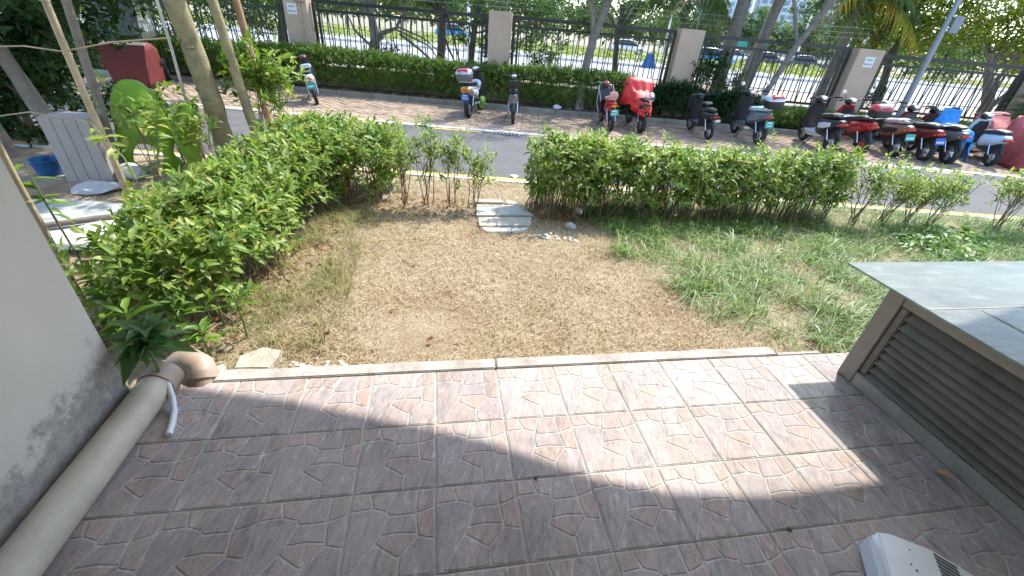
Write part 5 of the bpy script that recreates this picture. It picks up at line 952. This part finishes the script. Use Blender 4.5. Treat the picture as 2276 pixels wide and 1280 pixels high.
# s3 pink/red with black apron
s3 = scooter('red and pink scooter wearing a black wind apron with white piping', 2.22, 9.88, 3, 'red_paint', 'black_plastic', 'black_plastic', 'pink_paint', 'red_paint', lean=7, plate_=('plate_green', 'C49C67'), mirrors=False, slim=True, rack=False, dash='red_paint', wr=.2, scale=.95, tail='amber')
drape('wind_apron', None, None, 0, 0, 0, [(.10, .62, .14, .16, .30), (.20, .86, .17, .20, .34), (.30, .98, .18, .24, .36), (.44, .94, .18, .26, .34), (.52, .80, .16, .24, .32)], 'black_plastic', s3, fold=.012, seed=5)
MB().loft([((0, -.58, .72), .11, .06), ((0, -.66, .82), .12, .06), ((0, -.68, .90), .08, .04)], 'z', 14, 2.6).build('pink_backrest', 'pink_paint', s3, 50)
for sx in (-1, 1): MB().tube([(sx*.155, .09, .60), (sx*.18, .17, .83), (sx*.18, .26, .97), (sx*.24, .17, .55), (sx*.21, .05, .36)], .007, 6).build('white_piping', 'white_paint', s3, 50)
# s4 black moped under bright red cape
s4 = scooter('black scooter half hidden under a bright red rain cape', 2.95, 10.0, 3, 'black_plastic', 'black_plastic', 'black_plastic', 'seat_vinyl', 'grey_plastic', lean=2, mirrors=False, rack=True, wr=.225, scale=.97, dash='silver')
drape('rain_cape', 'bright red rain cape draped over the handlebar of the black scooter', 'rain cape', 2.95, 10.0, 3, [(-.86, .55, .03, .05, .38), (-.72, .68, .08, .13, .40), (-.40, .76, .15, .22, .50), (-.05, .86, .20, .31, .52), (.12, 1.07, .30, .37, .56), (.24, 1.12, .32, .38, .58), (.40, 1.05, .26, .34, .58), (.55, .85, .20, .30, .55)], 'red_cloth', fold=.026, seed=3, lean=2)
MB().loft([((.06, -.55, .78), .10, .05), ((.06, -.68, .86), .11, .06), ((.06, -.80, .80), .08, .06)], 'y', 12, 2.6).build('clear_seat_cover', 'clear_film', s4, 50)
# s5 small black scooter
s5 = scooter('small black scooter with a wire basket and two stacked seats', 4.52, 9.8, 5, 'black_plastic', 'black_plastic', 'black_plastic', 'seat_vinyl', 'black_plastic', 'silver', lean=6, mirrors=False, slim=True, basket=True, rack=False, scale=.88, floor_='grey_plastic', dash='black_plastic')
MB().loft([((0, .02, .82), .08, .02), ((0, -.08, .85), .115, .035), ((0, -.26, .86), .12, .035), ((0, -.34, .85), .08, .02)], 'y', 14, 3).build('front_seat', 'seat_vinyl', s5, 60); MB().tube([(0, -.15, .66), (0, -.15, .84)], .018, 8).build('seat_post', 'black_plastic', s5, 50)
MB().box((.04, -.88, .52), (.13, .01, .06)).build('white_tag', 'white_paint', s5)
# s6 slate scooter with silver box
scooter('slate grey scooter with a round silver top box and pale blue seat', 5.74, 9.9, 2, 'slate_paint', 'black_plastic', 'black_plastic', 'pale_blue', 'silver', lean=5, plate_=('plate_green', '30681'), box=('black_plastic', 'silver', 'tail_red'), dash='chrome', wr=.23, scale=1.03, floor_='slate_paint')
# s7.. tightly parked row
scooter('black scooter with a white floor panel next to the bright red one', 7.36, 9.66, -4, 'black_plastic', 'black_plastic', 'black_plastic', 'seat_vinyl', 'white_paint', lean=6, mirrors=False, dash='silver', rack=True, chrome_rack=True, wr=.235, floor_='white_paint', tail='red_paint', scale=1.05)
scooter('bright red scooter with a red top box between two black ones', 8.12, 9.75, -4, 'red_paint', 'red_paint', 'black_plastic', 'seat_vinyl', 'red_paint', 'red_paint', lean=6, mirrors=True, box=('black_plastic', 'red_paint', 'pink_paint'), chrome_rack=True, dash='silver', wr=.23, scale=1.05)
scooter('brown panelled scooter with a silver grey seat and pale blue phone holder', 9.0, 9.8, -5, 'bronze_paint', 'black_plastic', 'black_plastic', 'seat_silver', 'black_plastic', 'silver', lean=6, mirrors=False, plate_=('plate_green', None), dash='pale_blue', wr=.235, scale=1.05)
scooter('dark red scooter with a chrome rear rack and small blue plate', 9.55, 9.62, -5, 'dark_red', 'dark_red', 'grey_plastic', 'seat_vinyl', 'dark_red', lean=6, mirrors=False, plate_=('plate_blue', None), chrome_rack=True, dash='silver', wr=.23, scale=1.03)
scooter('dark grey scooter with a red tail lamp beside the blue rain cape', 10.02, 9.52, -6, 'grey_plastic', 'dark_red', 'black_plastic', 'seat_vinyl', 'grey_plastic', lean=6, mirrors=False, rack=False, dash='silver', wr=.235, scale=1.05, tail='tail_red')
drape('rain_cape', 'bright blue rain cape over two scooters next to the dark grey one', 'rain cape', 10.32, 9.66, -8, [(-.86, .52, .05, .12, .02), (-.70, .72, .12, .18, .04), (-.45, .76, .14, .2, .16), (-.15, .74, .14, .2, .30), (.08, .82, .16, .2, .40), (.18, 1.06, .28, .30, .55), (.30, 1.10, .30, .32, .60), (.45, .92, .18, .26, .5)], 'blue_cloth', fold=.02, seed=8, lean=5)
s12 = scooter('white scooter with pale blue panels before the rose coloured cover', 11.25, 9.62, -16, 'pale_blue', 'pale_blue', 'black_plastic', 'seat_vinyl', 'white_paint', lean=4, mirrors=False, dash='white_paint', wr=.23, scale=1.0, floor_='white_paint', rack=False)
drape('rain_cover', 'faded rose rain cover over the front of a scooter behind the white one', 'scooter cover', 11.75, 9.95, -14, [(-.5, .40, .06, .16, .20), (-.2, .74, .16, .26, .16), (.10, .92, .22, .32, .14), (.28, 1.06, .30, .36, .18), (.45, .98, .24, .32, .2), (.66, .6, .16, .26, .2)], 'rose_cloth', fold=.024, seed=11, lean=3)
drape('rain_cover', 'faded rose rain cover hanging to the ground over the last scooter', 'scooter cover', 11.86, 9.22, -12, [(-1.0, .30, .08, .20, -.0), (-.85, .62, .16, .28, -.01), (-.5, .80, .18, .32, .0), (-.1, .78, .18, .30, .02), (.15, .92, .22, .32, .05), (.28, 1.08, .30, .36, .1), (.5, .9, .2, .3, .1)], 'rose_cloth', fold=.026, seed=13, lean=2)
scooter('black scooter with chrome mirrors at the far end of the row', 12.9, 9.9, -10, 'black_plastic', 'black_plastic', 'black_plastic', 'seat_vinyl', 'black_plastic', lean=5, mirrors=True, dash='chrome', wr=.23)

# ================================================================== LEFT CORNER THINGS
# tricycle with red wind apron
tri = thing('electric_tricycle', 'electric tricycle with a red apron and see-through canopy by the left kerb', 'tricycle', (-9.55, 10.7, -.19), R(-152))
for px_, py_, r in ((0, .85, .23), (-.42, -.75, .23), (.42, -.75, .23)):
    g = wheel(tri, py_, r, .1, 'silver'); g.location.x = px_
MB().box((0, -.55, .48), (.95, 1.0, .12)).build('cargo_bed', 'black_plastic', tri, bevel=.02); MB().box((0, .25, .33), (.5, .8, .06)).build('floorboard', 'black_plastic', tri, bevel=.02)
MB().loft([((0, .62, .35), .24, .10), ((0, .60, .7), .27, .10), ((0, .52, 1.0), .2, .08)], 'z', 14, 3).build('front_shield', 'dark_red', tri, 50)
drape('wind_apron', None, None, 0, 0, 0, [(-.30, .80, .44, .44, .10), (.1, .94, .46, .44, .06), (.45, 1.0, .46, .42, .05), (.75, .98, .44, .38, .06), (1.0, .85, .38, .32, .08)], 'shaded_red_cloth', tri, fold=.014, seed=4)
MB().add([(-.47, 1.02, .98), (.47, 1.02, .98), (.30, 1.06, .08), (-.30, 1.06, .08), (-.47, 1.0, .98), (.47, 1.0, .98), (.30, 1.04, .08), (-.30, 1.04, .08), (0, 1.10, .55), (0, 1.04, .55)], [(0, 1, 8), (1, 2, 8), (2, 3, 8), (3, 0, 8), (5, 4, 9), (6, 5, 9), (7, 6, 9), (4, 7, 9), (0, 4, 5, 1), (1, 5, 6, 2), (2, 6, 7, 3), (3, 7, 4, 0)]).build('apron_front', 'shaded_red_cloth', tri)
MB().box((0, 1.03, .97), (.95, .035, .05)).build('apron_band', 'cream_band', tri); MB().box((.40, .98, .55), (.1, .06, .16)).build('headlamp', 'tail_red', tri, bevel=.02)
for sx in (-1, 1):
    MB().tube([(sx*.42, .85, .9), (sx*.42, .62, 1.75), (sx*.42, -.4, 1.85), (sx*.42, -1.0, 1.7), (sx*.42, -1.05, .5)], .014, 7).build('canopy_frame', 'black_plastic', tri, 50)
    MB().add([(sx*.425, .78, 1.04), (sx*.425, .62, 1.72), (sx*.425, -.4, 1.82), (sx*.425, -.98, 1.68), (sx*.425, -1.0, 1.04)], [(0, 1, 2, 3, 4)]).build('side_curtain', 'windscreen', tri)
MB().add([(-.42, .85, .98), (.42, .85, .98), (.42, .63, 1.74), (-.42, .63, 1.74)], [(0, 1, 2, 3)]).build('windscreen', 'windscreen', tri); MB().box((0, -.15, 1.85), (.9, 1.3, .03)).build('canopy_roof', 'lamp_grey', tri, bevel=.01)
MB().box((0, -.35, .72), (.7, .5, .12)).build('seat', 'seat_vinyl', tri, bevel=.03); MB().box((-.36, -1.08, .52), (.12, .03, .09)).build('tail_light', 'tail_red', tri, bevel=.01); MB().box((.36, -1.08, .52), (.12, .03, .09)).build('tail_light', 'tail_red', tri, bevel=.01)
# grey board, blue basin, sacks
bd = thing('grey_cabinet', 'old grey ribbed board box leaning among the trees', 'box', (-4.75, 3.85, -.15), R(14))
MB().box((.0, .12, .36), (.46, .3, .72)).build('carcass', 'grey_board', bd, bevel=.008)
for k in range(4): MB().box((-.17+k*.113, -.036, .36), (.1105, .012, .70)).build('board', 'grey_board', bd, bevel=.003)
bs = thing('blue_basin', 'blue plastic basin on the ground beside the grey box', 'basin', (-5.32, 3.95, -.14)); bs.scale = (.68, .68, .85); q = MB(); n = 24
for a, b, c, d in ((.17, .0, .22, .22), (.205, .22, .16, .01)): q.rings([[(a*math.cos(2*math.pi*k/n), a*math.sin(2*math.pi*k/n), b) for k in range(n)], [(c*math.cos(2*math.pi*k/n), c*math.sin(2*math.pi*k/n), d) for k in range(n)]], 0, False)
q.rings([[(.22*math.cos(2*math.pi*k/n), .22*math.sin(2*math.pi*k/n), .22) for k in range(n)], [(.205*math.cos(2*math.pi*k/n), .205*math.sin(2*math.pi*k/n), .22) for k in range(n)]], 0, False).add([(.16*math.cos(2*math.pi*k/n), .16*math.sin(2*math.pi*k/n), .012) for k in range(n)], [tuple(range(n))]); q.build('bowl', 'blue_plastic', bs, 40)
MB().tube([(.225*math.cos(2*math.pi*k/n), .225*math.sin(2*math.pi*k/n), .22) for k in range(n+1)], .009, 6).build('rim', 'blue_plastic', bs, 50)
chunk('grey_sack', 'crumpled grey sack at the foot of the lime green figures', -4.45, 4.05, -.06, .17, 'sack_grey', 'sack', None, .7, 201); chunk('grey_sack', 'flat pale sack spread before the grey box', -4.45, 3.62, -.11, .26, 'sack_grey', 'sack', None, .25, 202)
# lime green figures: unidentified green silhouettes, given an invented rounded form
def figure(label, x, y, out, depth, rz):
    P = []
    n = len(out)
    for i in range(n):                           # smooth outline
        p0, p1, p2, p3 = [Vector(out[(i+k) % n]) for k in (-1, 0, 1, 2)]
        for t in (0, .25, .5, .75): P.append(.5*((2*p1)+(-p0+p2)*t+(2*p0-5*p1+4*p2-p3)*t*t+(-p0+3*p1-3*p2+p3)*t**3))
    c = sum(P, Vector((0, 0)))/len(P); rs = []
    for d, k in ((-.5, .82), (-.42, .94), (-.2, 1.), (.2, 1.), (.42, .94), (.5, .82)):
        ins = inset([tuple(p) for p in P], (1-k)*.12); rs.append([(a, d*depth, b) for a, b in ins])
    t = thing('lime_figure', label, 'garden ornament', (x, y, -.14), rz, 'lime green unidentified shapes'); MB().rings(rs).build('figure_body', 'lime_green', t, 50)
figure('large lime green rounded shape on two splayed legs under the leaves', -4.5, 4.28, [(.13, 1.05), (.30, 1.0), (.405, .68), (.43, .42), (.36, .21), (.43, .08), (.34, .0), (.18, .0), (.25, .2), (.18, .32), (.03, .34), (-.05, .14), (.06, .02), (-.1, .0), (-.15, .21), (-.116, .47), (-.07, .79), (.02, .97)], .15, R(38))
figure('smaller lime green shape standing next to the steel pole', -4.02, 4.42, [(.10, .82), (.22, .80), (.27, .58), (.20, .32), (.15, .12), (.2, .0), (-.04, .0), (.0, .15), (-.04, .32), (-.02, .55), (.02, .74)], .13, R(38))
shrub(-3.72, 4.42, .78, .24, 5, 30, 'drooping leafy shrub between the small green shape and the broad hedge', L=.11, mat='leaf_hedge', lowf=.4)
# neighbour's slab with a dark pipe lying on it
tag(slab('terrace_slab', None, [(-4.9, 2.25), (-2.9, 2.35), (-3.05, 3.15), (-4.9, 3.1)], -.14, -.05, 'slab_grey'), 'pale stone terrace slab behind the wall at the hedge', 'terrace slab')
slab('terrace_slab', 'bright white stone slab lying next to the hedge behind the wall', [(-3.75, 2.15), (-2.7, 2.3), (-2.85, 2.95), (-3.6, 2.62)], -.08, -.02, 'rubble_white')
tag(MB().tube([(-4.1, 2.28, -.02), (-3.6, 2.66, -.005), (-2.95, 3.05, -.0)], .028, 8).build('dark_pipe', 'bark_grey', None, 50), 'dark thin pipe lying across the terrace slabs', 'pipe')
# red flower on the hedge
fl = thing('red_flower', 'single pink red flower on the broad hedge by the slender tree', 'flower', (-2.95, 4.75, .55)); n = 6; a = np.arange(n)*2*np.pi/n
leaf_protos.clear(); pm('petal', (.6, .05, .08), .5); leaf_objects(fl, np.zeros((n, 3)), np.stack([np.cos(a), np.sin(a), 0*a+.4], 1), np.tile([[0, 0, 1.]], (n, 1)), np.full(n, .04), 'petal', .6, .3)

shrub(-4.05, 3.95, .85, .3, 5, 24, 'slender shrub with narrow leaves in front of the lime green shapes', L=.12, mat='leaf_hedge', lowf=.4); shrub(-4.35, 4.75, .8, .2, 4, 22, 'dark leafed shrub behind the lime green shapes', L=.12, mat='leaf_back', lowf=.5)
# lamp post with solar panel
lp = thing('lamp_post', 'grey solar lamp post rising behind the parked scooters', 'lamp post', (10.5, 12.15, -.1))
MB().tube([(0, 0, 0), (0, 0, 2.0), (0, 0, 3.3)], [.075, .07, .06], 12).build('post', 'lamp_grey', lp, 50); MB().box((0, 0, .05), (.26, .26, .1)).build('base', 'lamp_grey', lp, bevel=.01)
MB().tube([(0, 0, 3.2), (.03, 0, 3.35), (.25, -.03, 3.45), (.75, -.1, 3.42)], [.05, .045, .035, .03], 10).build('arm', 'lamp_grey', lp, 50); MB().box((.8, -.1, 3.4), (.4, .14, .06)).build('lamp_head', 'lamp_grey', lp, bevel=.02)
MB().box((.2, -.06, 2.72), (.30, .05, .36), Matrix.Rotation(R(12), 3, 'Z')).build('control_box', 'solar', lp, bevel=.01)
# drain grating in the far kerb
gr = thing('drain_grate', 'grey drain grating set in the white road kerb', 'drain grate', (-.2, 8.6, -.19)); MB().box((0, 0, .002), (.62, .2, .01)).build('frame', 'concrete_grey', gr, bevel=.002)
for k in range(7): MB().box((-.24+k*.08, 0, .0085), (.05, .15, .004)).build('slot', 'dark_void', gr)

# ================================================================== BEYOND THE FENCE
def bush_strip(name, label, x0, x1, y0, y1, h, n, L, mat, cat_, z0=-.04):
    q = np.stack([RNG.uniform(x0, x1, n), RNG.uniform(y0, y1, n), z0+h*RNG.uniform(.1, 1, n)**.6*(1+.25*vnoise(RNG.uniform(0, 1, n)*0+np.linspace(x0, x1, n), np.zeros(n), .8, 3))], 1)
    q[:, 2] *= 1; V, F = leaf_arrays(q, sph(n)*[1, 1, .6], sph(n, 1.), RNG.uniform(.6, 1.3, n)*L, RNG.uniform(.6, 1.3, n)*L*.5, .2, .2, False); return tag(link(name, npmesh(name, V, F, mat)), label, cat_, kind='stuff')
for i, (y0, y1, a, b) in enumerate([(34.5, 37.5, -60, 24), (46, 48, -60, 90)]):
    struct(MB().box(((a+b)/2, (y0+y1)/2, .0), (b-a, y1-y0, .2)).build('median_strip', 'kerb_white'))
    bush_strip('median_planting', ['yellow green low planting on the nearer street median', 'low planting on the farther street median'][i], a+.2, b-.2, y0+.2, y1-.2, .55, 9000, .26, 'median_leaf', 'planting', .1)
GFT = 'trees along the far side of the street'
protos = []
for k in range(3):
    random.seed(70+k); protos.append([(( -.2, 0, 3.4+.3*k), (2.3, 1.8, 1.5)), ((1.6, .2, 2.7), (1.6, 1.4, 1.1)), ((-1.6, .1, 2.6), (1.5, 1.3, 1.1)), ((.3, .2, 5.2+.5*k), (1.9, 1.6, 1.2))])
far = [(-24, 63, 0), (-17.5, 66, 1), (-11, 62.5, 2), (-5, 65, 0), (1.5, 63, 1), (8, 66, 2), (13.5, 70, 0), (20, 72, 1), (26, 73, 2), (32, 72, 1), (38.5, 70, 0), (44, 67, 2), (50, 72, 1), (57, 68, 0), (-31, 66, 2), (63, 72, 2), (70, 69, 1)]
FTL = {}
for i, (x, y, k) in enumerate(far):
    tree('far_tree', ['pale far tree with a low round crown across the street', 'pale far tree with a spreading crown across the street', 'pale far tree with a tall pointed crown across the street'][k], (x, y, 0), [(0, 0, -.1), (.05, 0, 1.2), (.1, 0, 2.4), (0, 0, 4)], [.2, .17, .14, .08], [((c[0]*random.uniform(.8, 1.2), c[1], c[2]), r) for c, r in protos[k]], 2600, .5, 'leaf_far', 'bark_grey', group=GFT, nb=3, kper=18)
bush_strip('far_shrubbery', 'dense pale shrubbery lining the far side of the street', -60, 100, 76.5, 80, 5.2, 20000, .9, 'leaf_far', 'shrubbery', .0)
# towers
def tower(label, x, y, w_, d, h, rz, cols):
    t = thing('tower_block', label, 'tower', (x, y, -.3), rz, 'pale residential towers far behind the street'); MB().box((0, 0, h/2), (w_, d, h)).build('shaft', 'tower_hazed', t); nf = int(h/3)
    for s, L, nd in ((0, w_, 'front'), (1, d, 'side')):
        q = MB(); r = MB()
        for c in range(cols):
            u = -L/2+(c+.5)*L/cols
            for f in range(nf):
                z = 1.6+f*3
                if s == 0: q.box((u, -d/2-.03, z), (L/cols*.62, .1, 1.7))
                else: q.box((-w_/2-.03, u, z), (.1, L/cols*.62, 1.7))
            p = -L/2+c*L/cols
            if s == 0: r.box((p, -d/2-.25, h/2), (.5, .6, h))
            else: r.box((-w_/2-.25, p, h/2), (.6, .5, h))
        o = q.build('window_field', 'tower_glass', t); o['kind'] = 'stuff'; o = r.build('facade_rib', 'tower_hazed', t); o['kind'] = 'stuff'
    MB().box((0, 0, h+1.5), (w_*.4, d*.4, 3)).build('roof_house', 'tower_hazed', t); return t
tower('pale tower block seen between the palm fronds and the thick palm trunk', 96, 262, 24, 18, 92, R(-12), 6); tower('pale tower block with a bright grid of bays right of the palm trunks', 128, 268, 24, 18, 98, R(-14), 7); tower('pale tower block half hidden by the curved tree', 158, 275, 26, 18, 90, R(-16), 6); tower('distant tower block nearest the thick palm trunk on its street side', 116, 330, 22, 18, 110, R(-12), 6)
# cars
def car(label, x, y, rz, paint, L=4.4, H=1.48):
    c = thing('parked_car', label, 'car', (x, y, .02), rz, 'cars beyond the street'); w_ = .88
    MB().loft([((-L/2, 0, .55), w_*.80, .16), ((-L/2+.15, 0, .60), w_*.96, .30), ((-L*.2, 0, .62), w_, .34), ((L*.2, 0, .60), w_, .32), ((L/2-.2, 0, .55), w_*.95, .26), ((L/2, 0, .50), w_*.78, .14)], 'x', 16, 4).build('body', paint, c, 50)
    MB().loft([((-L*.40, 0, .92), w_*.82, .03), ((-L*.28, 0, 1.16), w_*.80, .26), ((-.1, 0, 1.2), w_*.78, H-1.2), ((L*.10, 0, 1.18), w_*.78, .26), ((L*.27, 0, .92), w_*.80, .03)], 'x', 16, 4).build('cabin_glass', 'car_glass', c, 50); MB().loft([((-L*.25, 0, H-.05), w_*.66, .03), ((-.1, 0, H-.01), w_*.70, .04), ((L*.09, 0, H-.05), w_*.66, .03)], 'x', 12, 4).build('roof', paint, c, 50)
    for sx in (-1, 1):
        for sy in (-1, 1):
            o = MB().tube([(0, -.1, 0), (0, .1, 0)], .31, 16).build('wheel', 'rubber', c, 50, loc=(sx*L*.3, sy*(w_-.08), .31)); MB().tube([(0, -.11, 0), (0, .11, 0)], .18, 12).build('rim', 'silver', o, 50)
for a in [('dark car parked across the street behind the thin curved tree', 28.5, 58.2, .05, 'car_dark'), ('dark car parked next to the first across the street', 33.2, 58.3, .0, 'car_dark'), ('dark car at the end of the row across the street', 38.2, 58.6, .04, 'car_dark'), ('bright blue car driving beyond the oleander shrub', 16.6, 44, .0, 'car_blue'), ('white car on the street behind the palm trunks', 23, 55, .0, 'car_white'), ('blue car far behind the gnarled tree', -8.8, 56, .0, 'car_blue'), ('white car far behind the whitewashed tree', 11.5, 57, .0, 'car_white')]: car(*a)
# street furniture
ab = thing('blue_barrier_board', 'blue slanting board standing at the kerb of the nearer median', 'board', (8.7, 33.9, -.05)); ab.scale = (.72, .72, .72); MB().add([(-.75, 0, 0), (.75, 0, 0), (.45, .35, 1.3), (-.2, .35, 1.3), (-.75, .06, 0), (.75, .06, 0), (.45, .41, 1.3), (-.2, .41, 1.3)], [(0, 1, 2, 3), (7, 6, 5, 4), (0, 4, 5, 1), (1, 5, 6, 2), (2, 6, 7, 3), (3, 7, 4, 0)]).build('board', 'blue_plastic', ab); MB().tube([(.1, .4, 1.25), (.1, .9, 0)], .03, 6).build('prop', 'lamp_grey', ab)
for i, (x, y, h, arm, lb) in enumerate([(14.9, 21.5, 4.2, 0, 'plain white street pole outside the fence left of the notice pillar'), (19.0, 45, 6.6, -1, 'white street lamp with a curved arm between the palm trunks'), (27.5, 50, 7.0, 1, 'white street lamp behind the thin curved tree'), (33.5, 52, 6.5, -1, 'slim double armed white street lamp farther along'), (-3.3, 26, 5, 0, 'white street pole behind the gnarled tree'), (11.2, 40, 6, 1, 'pale street pole behind the hanging palm fronds')]):
    s = thing('street_pole', lb, 'street lamp', (x, y, -.05), group='white street poles and lamps'); r = .09
    MB().tube([(0, 0, 0), (0, 0, h*.5), (0, 0, h)], [r, r*.85, r*.7], 10).build('post', 'white_paint', s, 50); MB().tube([(0, 0, 0), (0, 0, .35)], r*1.5, 10).build('base', 'white_paint', s, 50)
    if arm: MB().tube([(0, 0, h-.1), (arm*.2, 0, h+.5), (arm*.8, 0, h+.8), (arm*1.3, 0, h+.7)], [.06, .055, .05, .04], 8).build('arm', 'white_paint', s, 50); MB().box((arm*1.5, 0, h+.68), (.6, .2, .1)).build('lamp_head', 'white_paint', s, bevel=.03)
for i, (x, y) in enumerate([(25.6, 59.6), (28.0, 59.6)]):
    s = thing('sign_board', ['teal sign board on posts beside the white car', 'teal sign board on posts next to the dark cars'][i], 'sign', (x, y, 0), group='teal sign boards across the street'); MB().box((0, 0, 2.1), (1.5, .08, 1.1)).build('panel', 'sign_green', s, bevel=.01)
    for sx in (-.6, .6): MB().tube([(sx, .1, 0), (sx, .1, 2.6)], .04, 6).build('post', 'lamp_grey', s)
